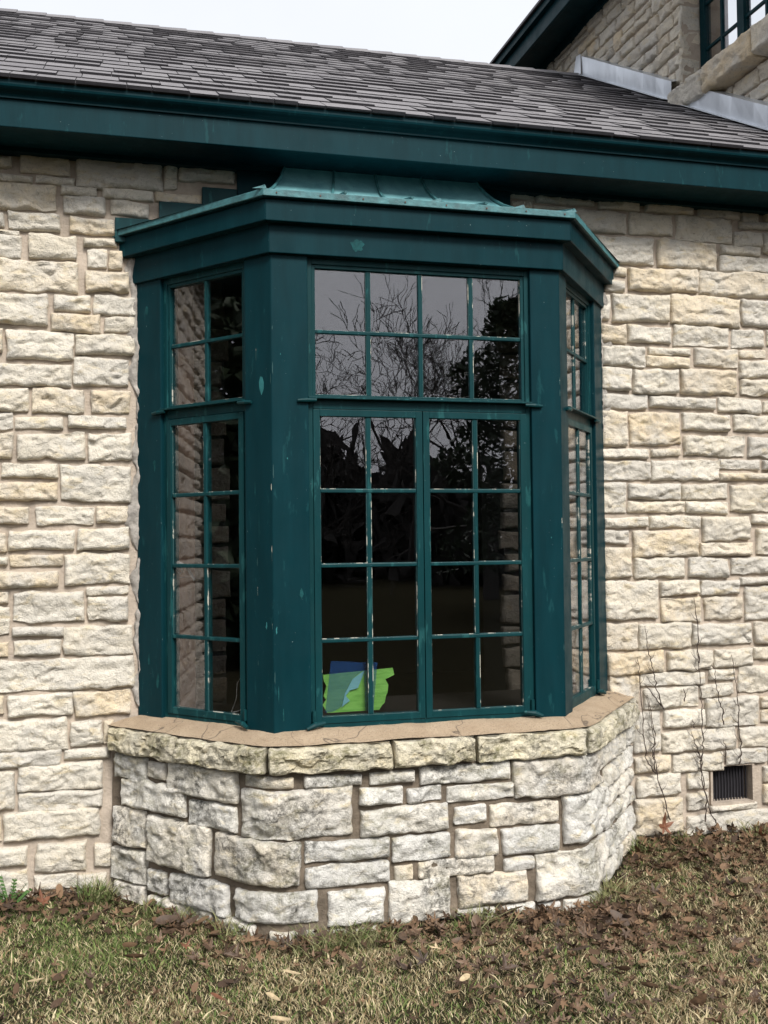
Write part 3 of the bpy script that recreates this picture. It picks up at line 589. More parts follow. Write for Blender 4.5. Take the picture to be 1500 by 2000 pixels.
while z < 5.9:                           # stones lining the far jamb
    h = rs.uniform(.12, .2); sid += 1
    add_stone(wwall, M['stone'], X1-.015, X1+.135, z, z+h-.012, lambda u, zz, dd: np.stack([u, JY+.010-dd*.6, zz], -1), sid, step=.02); z += h
# stone sill of that window
sill = obj('window_sill', *box(X1-.02, X1+.3, WY0, JY-.01, JZ0-.13, JZ0-.015), M['mortar'], wing)
y = JY+.0; k = 0
while y > -.2:
    w = (.40, .52, .47, .5)[k % 4]; sid += 1; k += 1
    add_stone(sill, M['stone'], max(y-w, -.3), y-.008, JZ0-.155, JZ0+.015, lambda u, zz, dd: np.stack([X1-.045-dd, u, zz], -1), sid, .075, step=.014)
    v, f = box(X1-.055, X1+.12, max(y-w, -.3), y-.008, JZ0-.10, JZ0+.004); obj('stone', v, f, M['stone'], sill); y -= w
# eave of the tall wing
for nm, v in (('soffit', box(X1-.30, X1+.02, -1.2, 7.2, 5.62, 5.64)), ('fascia', box(X1-.325, X1-.30, -1.2, 7.2, 5.545, 5.69)), ('crown_moulding', box(X1-.365, X1-.3252, -1.2, 7.2, 5.675, 5.735)), ('frieze_board', box(X1-.04, X1+.01, JY+.3, 7.0, 5.56, 5.6195))):
    obj(nm, *v, M['paint'], wing, bevel=.004)
obj('roof', [(X1-.39, -1.2, 5.735), (X1-.39, 7.2, 5.735), (X1+2.6, 7.2, 7.6), (X1+2.6, -1.2, 7.6), (X1-.39, -1.2, 5.755), (X1-.39, 7.2, 5.755), (X1+2.6, 7.2, 7.62), (X1+2.6, -1.2, 7.62)], BOXF, M['shingle'], wing)
# upper window
XW = X1+.13
uw = join([box(XW, XW+.05, JY-.06, JY-.005, JZ0-.02, 5.95), box(XW, XW+.05, WY0, WY0+.06, JZ0-.02, 5.95), box(XW, XW+.05, WY0+.06, JY-.06, JZ0-.02, JZ0+.05), box(XW, XW+.05, WY0+.06, JY-.06, 5.88, 5.95), box(XW-.004, XW+.05, .93, 1.0, JZ0+.05, 5.88)])
uwin = obj('upper_window', *uw, M['paint'], wing)
ys = [JY-.06, 1.19, 1.0, .72, .44, .16, WY0+.06]
for k in (1, 3, 4, 5): obj('muntin', *box(XW+.008, XW+.030, ys[k]-.010, ys[k]+.010, JZ0+.05, 5.88), M['paint'], uwin)
zs = [JZ0+.05, 4.72, 5.02, 5.32, 5.62, 5.88]
for k in range(1, 5):
    for a, c in ((WY0+.06, .93), (1.0, JY-.06)): obj('muntin', *box(XW+.010, XW+.028, a, c, zs[k]-.009, zs[k]+.009), M['paint'], uwin)
for k in range(5):
    for j in range(6):
        a, c = ys[j+1], ys[j]
        if j == 2: c = .93
        obj('pane', *box(XW+.017, XW+.021, a+.003, c-.003, zs[k]+.003, zs[k+1]-.003), M['glass'], uwin)
# galvanised flashing where the two meet
def flash(y0, y1, up0, up1, dx, name='flashing'):
    """strip on the wing wall following the roof slope from y0 (low) to y1 (high)"""
    n = 14; V = []; F = []
    for i in range(n+1):
        y = y0+(y1-y0)*i/n; wv = .004*math.sin(i*2.1)+.003*math.sin(i*5.3)
        V += [(X1-.13-dx, y, roofz(y)+.022), (X1-.072-dx+wv*.6, y, roofz(y)+.020), (X1-.070-dx+wv, y, roofz(y)+up0+(up1-up0)*i/n), (X1-.01, y, roofz(y)+up0+(up1-up0)*i/n+.012)]
    for i in range(n):
        for k in range(3): F.append((i*4+k, i*4+k+1, i*4+k+5, i*4+k+4))
    o = obj(name, V, F, M['zinc'], wing); s = o.modifiers.new('t', 'SOLIDIFY'); s.thickness = .003; return o
flash(1.46, RY-.02, .145, .165, 0)
flash(-.4, 1.20, .15, .15, .03)
obj('flashing_fold', [(X1-.08, RY-.02, RZ+.17), (X1-.085, RY-.03, RZ+.01), (X1-.08, RY+.13, RZ+.00), (X1-.075, RY+.07, RZ+.19)], [(0, 1, 2, 3)], M['zinc'], wing).modifiers.new('t', 'SOLIDIFY').thickness = .003
obj('flashing_fold', [(X1-.105, 1.205, roofz(1.205)+.155), (X1-.108, 1.19, roofz(1.2)+.015), (X1-.10, 1.47, roofz(1.46)+.0), (X1-.095, 1.44, roofz(1.44)+.02)], [(0, 1, 2, 3)], M['zinc'], wing).modifiers.new('t', 'SOLIDIFY').thickness = .003

# ================================================================== the bay window
bay = empty('bay_window', (0, -.35, 0), 'dark teal three sided bay window on a curved stone base', 'bay window')
# stone base: strip following the bay outline, corners eased
BO = .085
oc = octo(BO); OSH = .105
Lf = 2*(W1+OSH*math.tan(ANG/2)); LS = (DB+OSH)/math.sin(ANG)
def strip_table(o):
    q = [np.array(p) for p in octo(o)]; f = 2*q[2][0]; ls = np.linalg.norm(q[1]-q[0])
    S = np.linspace(-LS, Lf+LS, 900); P = []
    def at(s):
        if s < 0: return q[1]+(q[0]-q[1])*(-s/LS)
        if s > Lf: return q[2]+(q[3]-q[2])*((s-Lf)/LS)
        return q[1]+(q[2]-q[1])*(s/Lf)
    r = .085
    for s in S:
        p = at(s)
        for c in (0.0, Lf):
            if abs(s-c) < r:
                t = (s-c+r)/(2*r); p = (1-t)**2*at(c-r)+2*t*(1-t)*at(c)+t*t*at(c+r)
        P.append(p)
    P = np.array(P); T = np.gradient(P, axis=0); T /= np.linalg.norm(T, axis=1)[:, None]
    return S, P, np.stack([T[:, 1], -T[:, 0]], -1)
ST = strip_table(BO)
def strip_map(tab, z_bulge=0):
    S, P, Nn = tab
    def f(u, z, dd):
        x = np.interp(u, S, P[:, 0]); y = np.interp(u, S, P[:, 1]); nx = np.interp(u, S, Nn[:, 0]); ny = np.interp(u, S, Nn[:, 1])
        return np.stack([x+nx*dd, y+ny*dd, z], -1)
    return f
bmap = strip_map(ST)
Sg, Zg = np.meshgrid(np.linspace(-LS, Lf+LS, 150), np.linspace(-.12, .70, 40), indexing='ij')
Dg = fbm(np.stack([Sg*9, Zg*9, Sg*0], -1), 14, 3)*.006
I = np.arange(Sg.size).reshape(Sg.shape)
base = bigmesh('base', bmap(Sg.ravel(), Zg.ravel(), Dg.ravel()), np.stack([I[:-1, :-1], I[1:, :-1], I[1:, 1:], I[:-1, 1:]], -1).reshape(-1, 4), M['mortar'], bay, smooth=True)
M['base_mortar'] = simple('dark weathered mortar', (.15, .12, .09), .95, .5, 10, .9, 60, .2)
base.data.materials[0] = M['base_mortar']
ends = []
for (a, c, z0, z1) in BASE_STONES:
    sid += 1
    z0 = max(z0, -.03); z1 = min(z1, .612)
    if z1-z0 < .02: continue
    if a > Lf: continue
    c = min(c, Lf+.34); ends.append((a, c, z0, z1))
    add_stone(base, M['base_stone'], a+.003, c-.003, z0+.002, z1-.002, bmap, sid, None, 1.25, step=.009)
zr = [.0, .10, .215, .31, .40, .50, .612]
for z0, z1 in zip(zr[:-1], zr[1:]):
    st = max([Lf+.02]+[c for a, c, q0, q1 in ends if min(q1, z1)-max(q0, z0) > .02 and c > Lf-.1])+.016
    while st < Lf+LS-.05:
        w = min(rs.uniform(.2, .42), Lf+LS-st); sid += 1
        add_stone(base, M['base_stone'], st, st+w-.014, z0+.004, z1-.010, bmap, sid, None, 1.25, step=.009); st += w
# coping slabs
cmap = strip_map(strip_table(.098))
CT, CB = .716, .615
for (a, c) in [(-LS+.03, -.475), (-.463, -.004), (.008, .487), (.497, .832), (.842, Lf-.015), (Lf+.002, Lf+.42), (Lf+.43, Lf+LS-.02)]:
    sid += 1
    x, y, dd, F = stone_grid(c-a, CT-CB, .034, sid, 1.5, .009)
    V = cmap(a+x, CB+y, dd)
    n0 = len(V)
    o = obj('coping_stone', V, F, M['coping'], bay)
    # flat top and underside of the slab
    S2 = np.linspace(a+.004, c-.004, 14)
    v = np.concatenate([cmap(S2, np.full(14, CT-.003), np.full(14, .012)), cmap(S2, np.full(14, CT+.002), np.full(14, -.09)), cmap(S2, np.full(14, CB+.004), np.full(14, .012)), cmap(S2, np.full(14, CB+.004), np.full(14, -.09))])
    ff = [(i, i+1, 14+i+1, 14+i) for i in range(13)]+[(28+i, 42+i, 42+i+1, 28+i+1) for i in range(13)]
    obj('slab_core', v, ff, M['coping'], o)
# cement wash on top, falling outward
nU, nT = 120, 9
lm = strip_table(0.0); S = np.linspace(-LS+.01, Lf+LS-.01, nU); V = []
for j in range(nT):
    t = j/(nT-1); off = -.15+t*.262
    tb = strip_map(strip_table(off))
    zz = .768-.034*max(0, (t-.35)/.65)-(0.012 if j == nT-1 else 0)
    v = tb(S, np.full(nU, zz), np.zeros(nU)); v[:, 2] += fbm(np.stack([v[:, 0]*14, v[:, 1]*14, v[:, 2]*0], -1), 17, 3)*.0028
    v[:, 2] -= (.010 if j == nT-2 else 0)
    V.append(v)
V = np.concatenate(V); I = np.arange(nU*nT).reshape(nT, nU)
bigmesh('ledge', V, np.stack([I[:-1, :-1], I[1:, :-1], I[1:, 1:], I[:-1, 1:]], -1).reshape(-1, 4), M['ledge'], bay, smooth=True)
obj('seat_board', *prism([(x, y) for x, y in octo(-.14)]+[(.94, .25), (-.94, .25)], .69, .745), M['floorwood'], bay)
# posts
PZ0, PZ1 = .735, 2.66
def post(name, poly): return obj(name, *prism(poly, PZ0, PZ1), M['paint'], bay, bevel=.004)
io = octo(-.095)
post('corner_post', [fpt('L', .636, 0), (-W1, -DB), fpt('F', .146, 0), fpt('F', .146, -.095), io[1], fpt('L', .636, -.095)])
post('corner_post', [fpt('F', 2*W1-.132, 0), (W1, -DB), fpt('R', .118, 0), fpt('R', .118, -.095), io[2], fpt('F', 2*W1-.132, -.095)])
post('wall_post', [(-W2, .03), fpt('L', .0, 0), fpt('L', .150, 0), fpt('L', .150, -.095), (-.93, .03)])
post('wall_post', [fpt('R', .781-.165, 0), fpt('R', .781, 0), (W2, .03), (.93, .03), fpt('R', .781-.165, -.095)])
# frieze, cornice, drip edge: three mitred lengths each
def ring(name, o_in, o_out, z0, z1, m, bevel=.003, back=.016, zin=None):
    a, c = octo(o_in), octo(o_out)
    a = [(a[0][0], back), a[1], a[2], (a[3][0], back)]; c = [(c[0][0], back), c[1], c[2], (c[3][0], back)]
    out = []
    for i in range(3):
        out.append(obj(name, *prism([c[i], c[i+1], a[i+1], a[i]], z0, z1), m, bay, bevel=bevel))
    return out
ring('frieze_board', -.095, .022, 2.624, 2.745, M['paint'])
ring('cornice_board', -.02, .062, 2.738, 2.822, M['paint'])
ring('cornice_cap', -.02, .080, 2.8225, 2.832, M['paint'], .002)
drip = ring('drip_edge', .070, .086, 2.826, 2.853, M['edge'], .002)
obj('bay_ceiling', *prism([(x, y) for x, y in octo(-.06)]+[(.95, .2), (-.95, .2)], 2.70, 2.735), M['plaster'], bay)
# swooping copper roof
eo = octo(.084); eo = [(eo[0][0], .0), eo[1], eo[2], (eo[3][0], .0)]
to = [(-.62, .0), (-.46, -.055), (.44, -.055), (.62, .0)]
prof = [(0, 2.851), (.3, 2.897), (.52, 2.942), (.68, 2.985), (.78, 3.020), (.86, 3.060), (.92, 3.100), (.965, 3.142), (1.0, 3.180)]
V = []; F = []; nn = 14
for i in range(3):
    n0 = len(V)
    for g_, z in prof:
        for k in range(nn+1):
            t = k/nn; e = [eo[i][q]*(1-t)+eo[i+1][q]*t for q in (0, 1)]; tt = [to[i][q]*(1-t)+to[i+1][q]*t for q in (0, 1)]
            lw = 1 if i == 1 else (t if i == 0 else 1-t)**3
            V.append((e[0]+(tt[0]-e[0])*g_**2.2, e[1]+(tt[1]-e[1])*g_, z if i == 1 else 2.851+(z-2.851)*max(lw, .12)))
    for r_ in range(len(prof)-1):
        for k in range(nn): F.append((n0+r_*(nn+1)+k, n0+r_*(nn+1)+k+1, n0+(r_+1)*(nn+1)+k+1, n0+(r_+1)*(nn+1)+k))
nf = len(F)//3; croof = obj('copper_roof', V, F, None, bay, smooth=True, mats=[M['copper'], M['paint']], fmat=[1]*nf+[0]*nf+[1]*nf)
def seam(i, t, r0=.007, r1=.006):
    pts = []
    for g_, z in prof:
        e = [eo[i][q]*(1-t)+eo[i+1][q]*t for q in (0, 1)]; tt = [to[i][q]*(1-t)+to[i+1][q]*t for q in (0, 1)]
        pts.append((e[0]+(tt[0]-e[0])*g_**2.2, e[1]+(tt[1]-e[1])*g_, z+.010))
    v, f = tube(pts, [r0]*len(pts), 5); obj('seam', v, f, M['edge'], croof)
for i, t in ((1, .003), (1, .25), (1, .46), (1, .70), (1, .997)): seam(i, t)
# little folded tabs on the drip edge
for x in (-.648, .06, .42, .648):
    obj('seam_tab', [(x-.045, -DB-.075, 2.853), (x+.010, -DB-.087, 2.853), (x+.008, -DB-.066, 2.868), (x+.003, -DB-.084, 2.867)], [(0, 1, 3), (0, 3, 2), (1, 2, 3)], M['edge'], croof)
# nails in the drip edge
for k in range(8):
    x = -.6+k*.172; obj('nail', *tube([(x, -DB-.0865, 2.839), (x, -DB-.0895, 2.839)], [.0032, .0032], 6), M['rust'], drip[1])

# ---- window units
rp_ = random.Random(3)
def window_unit(k, u0, u1, cols, leaves):
    """steel frame, fixed transom over casements; u0..u1 is the clear opening between posts"""
    ZT, ZB, BAR0, BAR1 = 2.640, .742, 2.020, 2.062
    fr = [fbox(k, u0-.004, u0+.020, ZB, ZT, -.075, -.018), fbox(k, u1-.020, u1+.004, ZB, ZT, -.075, -.018),
          fbox(k, u0+.020, u1-.020, 2.598, ZT, -.075, -.018), fbox(k, u0+.020, u1-.020, ZB, .775, -.075, -.016)]
    obj('window_frame', *join(fr), M['sash'], bay, bevel=.002)
    # transom bar with its weather drip
    bar = obj('transom_bar', *fbox(k, u0+.020, u1-.020, BAR0, BAR1, -.070, -.020), M['sash'], bay, bevel=.002)
    obj('drip_cap', *prism([fpt(k, u0+.0, .012), fpt(k, u1-.0, .012), fpt(k, u1-.0, -.030), fpt(k, u0+.0, -.030)], BAR1-.004, BAR1+.003), M['sash'], bar, bevel=.001)
    for e, s in ((u0, -1), (u1, 1)):
        v, f = tube([(*fpt(k, e-s*.03, .006), BAR1-.010), (*fpt(k, e+s*.012, .010), BAR1-.012), (*fpt(k, e+s*.045, .009), BAR1-.014)], [.007, .009, .006], 8)
        obj('hinge', v, f, M['sash'], bar)
    def sash(name, a, c, z0, z1, nc, nr, st, front):
        d0, d1 = -.055, front
        s = obj(name, *join([fbox(k, a, a+st, z0, z1, d0, d1), fbox(k, c-st, c, z0, z1, d0, d1), fbox(k, a+st, c-st, z1-st, z1, d0, d1), fbox(k, a+st, c-st, z0, z0+st, d0, d1)]), M['sash'], bay, bevel=.0015)
        us = [a+st+(c-a-2*st)*i/nc for i in range(nc+1)]; zs = [z0+st+(z1-z0-2*st)*i/nr for i in range(nr+1)]
        for i in range(1, nc): obj('muntin', *fbox(k, us[i]-.0085, us[i]+.0085, z0+st, z1-st, -.050, front-.005), M['sash'], s, bevel=.003)
        for j in range(1, nr): obj('muntin', *fbox(k, a+st, c-st, zs[j]-.0075, zs[j]+.0075, -.052, front-.0035), M['sash'], s, bevel=.003)
        pf = []
        for i in range(nc):
            for j in range(nr):
                p0 = us[i]+(.0085 if i else 0); p1 = us[i+1]-(.0085 if i < nc-1 else 0); q0 = zs[j]+(.0075 if j else 0); q1 = zs[j+1]-(.0075 if j < nr-1 else 0)
                o = obj('pane', *fbox(k, p0-.002, p1+.002, q0-.002, q1+.002, front-.016, front-.013), M['glass'], s)
                o.rotation_euler = (rp_.uniform(-.0035, .0035), 0, rp_.uniform(-.0035, .0035))
                for (x0, x1, y0, y1) in ((p0, p0+.0022, q0, q1), (p1-.0022, p1, q0, q1), (p0+.0022, p1-.0022, q0, q0+.002)):
                    if rp_.random() < .7: pf.append(fbox(k, x0, x1, y0, y1, front-.0128, front-.0075))
        obj('putty', *join(pf), M['putty'], s)
        return s
    sash('transom_sash', u0+.020, u1-.020, BAR1+.002, 2.598, cols, 2, .014, -.024)
    n = leaves; wd = (u1-u0-.040)/n
    for i in range(n):
        a = u0+.020+i*wd+(.0015 if i else 0); c = u0+.020+(i+1)*wd-(.0015 if i < n-1 else 0)
        s = sash('casement_sash', a, c, .776, BAR0-.002, cols//n, 4, .027, -.012)
        e, sg = ((u0, -1) if i == 0 else (u1, 1)) if n > 1 else ((u1, 1) if k == 'L' else (u1, 1))
        pts = [(*fpt(k, e-sg*.055, .004), .782), (*fpt(k, e-sg*.01, .012), .776), (*fpt(k, e+sg*.022, .020), .764)]
        obj('hinge', *tube(pts, [.006, .012, .007], 8), M['sash'], s)
        obj('hinge', *tube([(*fpt(k, e-sg*.012, -.006), .786), (*fpt(k, e-sg*.012, -.006), .83)], [.008, .008], 8), M['sash'], s)
window_unit('L', .150, .636, 2, 1)
window_unit('F', .146, 2*W1-.132, 4, 2)
window_unit('R', .118, .781-.165, 2, 1)
# paint chips and scuffs on the woodwork
def chip(k, u, z, pts, m, off=.0012, base_off=0):
    poly = [(*fpt(k, u+a, base_off+off), z+c) for a, c in pts]; cc = (*fpt(k, u, base_off+off), z)
    n = len(poly); obj('paint_chip', [cc]+poly, [(0, 1+i, 1+(i+1) % n) for i in range(n)], m, bay)
chip('L', .728, 2.113, [(0, -.042), (.012, -.018), (.013, .008), (.006, .030), (-.006, .034), (-.013, .01), (-.010, -.018)], M['chip'])
ring_ = [(.026*math.cos(a)*(1+.25*math.sin(5*a)), .024*math.sin(a)*(1+.3*math.cos(7*a))) for a in np.linspace(0, 6.0, 16)]
chip('F', .345, 2.672, ring_, M['chip_dim'], .0012, .022)
chip('L', .065, 2.500, [(.010*math.cos(a), .020*math.sin(a)) for a in np.linspace(0, 5.9, 10)], M['chip_dim'])
for k, u, z, w, h, mm in [('L', .11, 1.83, .016, .05, 'chip_dim'), ('L', .07, 1.0, .014, .045, 'chip_dim'), ('L', .125, .91, .020, .05, 'chip_dim'), ('L', .745, 1.165, .009, .028, 'chip'), ('F', .012, 1.15, .007, .024, 'chip'), ('F', .036, .82, .008, .05, 'chip_dim'), ('F', .018, .90, .005, .06, 'chip_dim'), ('F', .11, 1.29, .020, .030, 'chip_dim'), ('F', .06, 1.82, .005, .006, 'chip'), ('F', .035, 2.23, .004, .006, 'chip'), ('F', 1.17, 1.5, .004, .006, 'chip'), ('L', .69, 1.70, .004, .05, 'chip_dim'), ('L', .71, 1.55, .003, .09, 'chip_dim')]:
    n = 9; pts = [((w+rp_.uniform(-.6, .6)*w)*math.cos(a)*.42, (h+rp_.uniform(-.4, .4)*h)*math.sin(a)*.6) for a in np.linspace(0, 5.6, n)]
    chip(k, u, z, pts, M[mm])

for i in range(16):                      # flecks of bare primer along the post arrises and the casing seams
    k, u = (('F', .0035), ('L', .776), ('F', 1.2190), ('L', .700))[i % 4]; z = rp_.uniform(.85, 2.55); h = rp_.uniform(.008, .035)
    chip(k, u, z, [(.0012, -h), (.0020, 0), (.0009, h), (-.0012, h*.6), (-.0017, -h*.5)], M['putty'])
# ================================================================== taped plastic patch inside the glass
patch = empty('taped_patch', (-.32, -.53, .80), 'blue plastic sheet held by torn green tape behind the lower left panes', 'patch')
m, nt, N, L, b = mat('green tape'); L.new(mix(nt, ramp(nt, noise(nt, scaled(nt, pos(nt), (1, 1, 8)), 16, 3), [(.4, 0.0), (.6, 1.0)]), (.11, .29, .045), (.16, .37, .07)), b.inputs['Base Color']); b.inputs['Roughness'].default_value = .5; M['tape'] = m
m, nt, N, L, b = mat('blue film'); b.inputs['Base Color'].default_value = (.02, .09, .28, 1); b.inputs['Roughness'].default_value = .2; b.inputs['Alpha'].default_value = .20; M['film'] = m
m, nt, N, L, b = mat('clear curl'); b.inputs['Base Color'].default_value = (.16, .36, .40, 1); b.inputs['Roughness'].default_value = .25; b.inputs['Alpha'].default_value = .8; M['curl'] = m
def flat(name, k, pts, off, m, parent, thick=.0012):
    """flat sheet on a bay face from (u, z) outline"""
    n = len(pts); V = [(*fpt(k, u, off), z) for u, z in pts]+[(*fpt(k, u, off-thick), z) for u, z in pts]
    return obj(name, V, [tuple(range(n)), tuple(range(n, 2*n))[::-1]]+[(i, n+i, n+(i+1) % n, (i+1) % n) for i in range(n)], m, parent)
def pz(px, py):                                     # pencil sketch units of the patch: 1 unit = 2.05 mm
    return (.181+(px-620)*.00208, .813+(1392-py)*.00206)
tapeA = [(632, 1320), (771, 1312), (774, 1326), (756, 1334), (762, 1345), (760, 1360), (757, 1366), (754, 1380), (749, 1384), (743, 1393), (640, 1394), (631, 1378), (638, 1368), (633, 1361), (639, 1342), (634, 1332)]
flat('tape_strip', 'F', [pz(*p) for p in tapeA][::-1], -.066, M['tape'], patch)
film = [(648, 1294), (680, 1296), (706, 1299), (740, 1300), (738, 1320), (731, 1393), (636, 1393), (645, 1318)]
film2 = [(648, 1294), (680, 1296), (706, 1299), (740, 1300), (738, 1320), (731, 1393), (715, 1393), (713, 1314), (690, 1330), (676, 1356), (667, 1384), (650, 1392), (636, 1393), (645, 1318)]
flat('plastic_sheet', 'F', [pz(*p) for p in film2][::-1], -.0625, M['film'], patch)
curl = [(714, 1314), (711, 1322), (700, 1348), (684, 1352), (676, 1362), (684, 1372), (672, 1380), (668, 1384), (674, 1358), (690, 1330)]
flat('sheet_curl', 'F', [pz(*p) for p in curl][::-1], -.058, M['curl'], patch)
# cobweb rags in the left sash
web = empty('cobweb_rag', (-.93, -.18, 1.35), 'grey dusty cobweb rag hanging in the left side pane', 'cobweb')
M['web'] = simple('dusty web', (.22, .21, .20), .95, .3, 40)
def webline(pts, r, nm='strand'): obj(nm, *tube([(*fpt('L', u, -.052), z) for u, z in pts], [r*(1-.5*i/len(pts)) for i in range(len(pts))], 5), M['web'], web)
webline([(.195, 1.41), (.215, 1.405), (.25, 1.39), (.275, 1.36), (.295, 1.335)], .009); webline([(.19, 1.38), (.21, 1.395), (.225, 1.37), (.205, 1.365)], .008); webline([(.19, 1.345), (.27, 1.352), (.37, 1.335)], .0012)
web2 = empty('cobweb_strand', (-.65, -.5, .85), 'thin white cobweb strand in the bottom corner of left sash', 'cobweb'); web = web2
webline([(.50, .80), (.53, .86), (.535, .92), (.575, .975)], .0022); webline([(.50, .80), (.54, .81), (.58, .83)], .003)

# ================================================================== dried vines on the right wall
def vine(name, lines, label):
    r = empty(name, (lines[0][0][0], -.01, lines[0][0][1]), label, 'vine', 'dried vines on the right wall')
    for ln in lines:
        pts = []; rs_ = random.Random(int(abs(ln[0][0])*1000))
        for (a, c), (e, f2) in zip(ln[:-1], ln[1:]):
            for i in range(5): t = i/5; pts.append((a+(e-a)*t+rs_.uniform(-.005, .005), -.034-rs_.uniform(0, .012), c+(f2-c)*t))
        pts.append((ln[-1][0], -.03, ln[-1][1])); n = len(pts)
        for i in range(3, n-1, 4):        # short side shoots
            a, c = pts[i][0], pts[i][2]; sg = rs_.choice((-1, 1)); l = rs_.uniform(.012, .04)
            obj('shoot', *tube([pts[i], (a+sg*l*.6, pts[i][1]+.004, c+l*.5), (a+sg*l, pts[i][1]+.008, c+l*1.3)], [.0015, .0011, .0007], 4), M['vine'], r)
        obj('stem', *tube(pts, [(.0034-.0022*i/n)*(1+.25*math.sin(i*1.9)) for i in range(n)], 5), M['vine'], r)
vine('dried_vine', VINE_A, 'thin dried vine stems climbing beside the bay base')
vine('dried_vine', VINE_B, 'thin dried vine stems climbing left of and above the wall vent')

# ================================================================== fallen leaves
def leaf_mesh(seed, lobes, m, size=1.0):
    rg = np.random.default_rng(seed); n = lobes*4; pts = []
    for i in range(n):
        a = -math.pi/2+2*math.pi*(i+.5)/n; ph = (i % 4)
        r = (.30, .62, 1.0, .60)[ph]*(1 if ph == 0 else rg.uniform(.85, 1.1)); r *= .75+.25*math.sin(a)
        pts.append((math.cos(a)*r*.5, math.sin(a)*r*.55))
    cu, cv, tw_ = rg.uniform(.5, 2.2), rg.uniform(-1.0, 1.8), rg.uniform(-1.4, 1.4)
    def z(x, y): return cu*x*x+cv*y*y*.6+tw_*x*y+rg.uniform(-.02, .02)
    P = np.array([(0, 0, z(0, 0))]+[(x*.45, y*.45, z(x*.45, y*.45)) for x, y in pts]+[(x, y, z(x, y)) for x, y in pts]+[(-.008, -.5, .02), (.008, -.5, .02), (.0, -.85, .08)])*.5
    F = [(0, 1+i, 1+(i+1) % n) for i in range(n)]+[(1+i, 1+n+i, 1+n+(i+1) % n, 1+(i+1) % n) for i in range(n)]+[(1+2*n, 2+2*n, 3+2*n)]
    me = bpy.data.meshes.new('leaf'); me.from_pydata(P.tolist(), [], F); me.materials.append(m); me.update()
    return me
def oval_mesh(seed, m):
    rg = np.random.default_rng(seed); n = 14
    pts = [(math.sin(2*math.pi*i/n)*.22*(1-.2*math.cos(2*math.pi*i/n)), -math.cos(2*math.pi*i/n)*.5) for i in range(n)]; cu = rg.uniform(.8, 2.0)
    P = np.array([(0, 0, 0)]+[(x, y, cu*x*x+.3*y*y) for x, y in pts])*.5
    me = bpy.data.meshes.new('leaf'); me.from_pydata(P.tolist(), [], [(0, 1+i, 1+(i+1) % n) for i in range(n)]); me.materials.append(m); me.update(); return me
LM = [leaf_mesh(40+i, (5, 5, 7, 5, 6, 7, 5, 6)[i], M['leaf']) for i in range(8)]+[oval_mesh(60+i, M['leaf']) for i in range(2)]
PALE = [oval_mesh(70, M['leaf_pale']), leaf_mesh(71, 5, M['leaf_pale'])]; RED = leaf_mesh(73, 5, M['leaf_red'])
rl = np.random.default_rng(21)
def inside_base(x, y, o=.13):
    q = octo(o); 
    if y > -.01: return True
    if y < q[1][1]: return False
    t = (y-q[1][1])/(0-q[1][1]); hw = q[2][0]+(q[3][0]-q[2][0])*t
    return abs(x) < hw
def gz1(x, y): return float(ground_z(np.array([x]), np.array([y]))[0])
cand = []
def scatter(nm, fx, fy):
    k = 0
    while k < nm:
        x, y = fx(), fy()
        if not inside_base(x, y): cand.append((x, y)); k += 1
U = rl.uniform
scatter(560, lambda: U(.55, 2.4), lambda: -abs(rl.normal(0, .30))-.02)           # drift in the right corner
scatter(200, lambda: U(-1.75, -.9), lambda: -abs(rl.normal(0, .16))-.02)          # left corner
def around(): 
    s = U(-.5, Lf+.25); p = strip_map(strip_table(.13))(np.array([s]), np.zeros(1), np.array([abs(rl.normal(0, .13))])); return p[0]
for _ in range(480):
    p = around()
    if not inside_base(p[0], p[1]): cand.append((p[0], p[1]))
scatter(300, lambda: rl.normal(.62, .25), lambda: U(-1.2, -.75))                  # pile at the front right
scatter(1500, lambda: U(-.1, 2.6), lambda: U(-2.3, -.1))
scatter(480, lambda: U(-2.4, .3), lambda: U(-2.3, -.7))
scatter(150, lambda: U(-4, 4), lambda: U(-5, -2.2))
def cdist(c): return math.hypot(c[0]-CAM.x, c[1]-CAM.y)
def in_frame(c):
    d_ = Vector((c[0], c[1], .02))-CAM; zc = d_.dot(fw); 
    if zc <= 0: return False
    return abs(d_.dot(rt2)/zc*2026.53) < 760 and -1010 < d_.dot(up2)/zc*2026.53 < 1010
keys = []
for i, c in enumerate(cand):
    sz = U(.048, .098)*(1.0 if rl.random() < .8 else 1.4)
    keys.append((c, sz, U(0, 6.28), rl.normal(0, .45), rl.normal(0, .45), int(rl.integers(0, len(LM))), U(.016, .042)))
vis = sorted([k for k in keys if in_frame(k[0])], key=lambda k: cdist(k[0])/k[1])
single = vis[:285]; sset = set(id(k) for k in single)
for k in single:
    (x, y), sz, a, tx, ty, mi, hz = k
    o = bpy.data.objects.new('fallen_leaf', LM[mi]); COL.objects.link(o); o.location = (x, y, gz1(x, y)+hz); o.scale = (sz*1.35,)*3; o.rotation_euler = (tx, ty, a)
    if y > -.55 and x > 0: zl, zg = 'curled brown dead leaf in the drift below the right wall', 'leaves drifted below the right wall'
    elif y > -.55: zl, zg = 'curled brown dead leaf in the left corner of wall and base', 'leaves in the left corner'
    elif y > -1.02: zl, zg = 'curled brown dead leaf at the foot of the bay base', 'leaves at the foot of the bay'
    elif x > .1: zl, zg = 'brown dead leaf on the straw coloured grass at front right', 'leaves on the front right lawn'
    else: zl, zg = 'brown dead leaf on the greener grass at front left', 'leaves on the front left lawn'
    tag(o, zl, 'leaf', zg)
V = []; F = []; C_ = []; n = 0
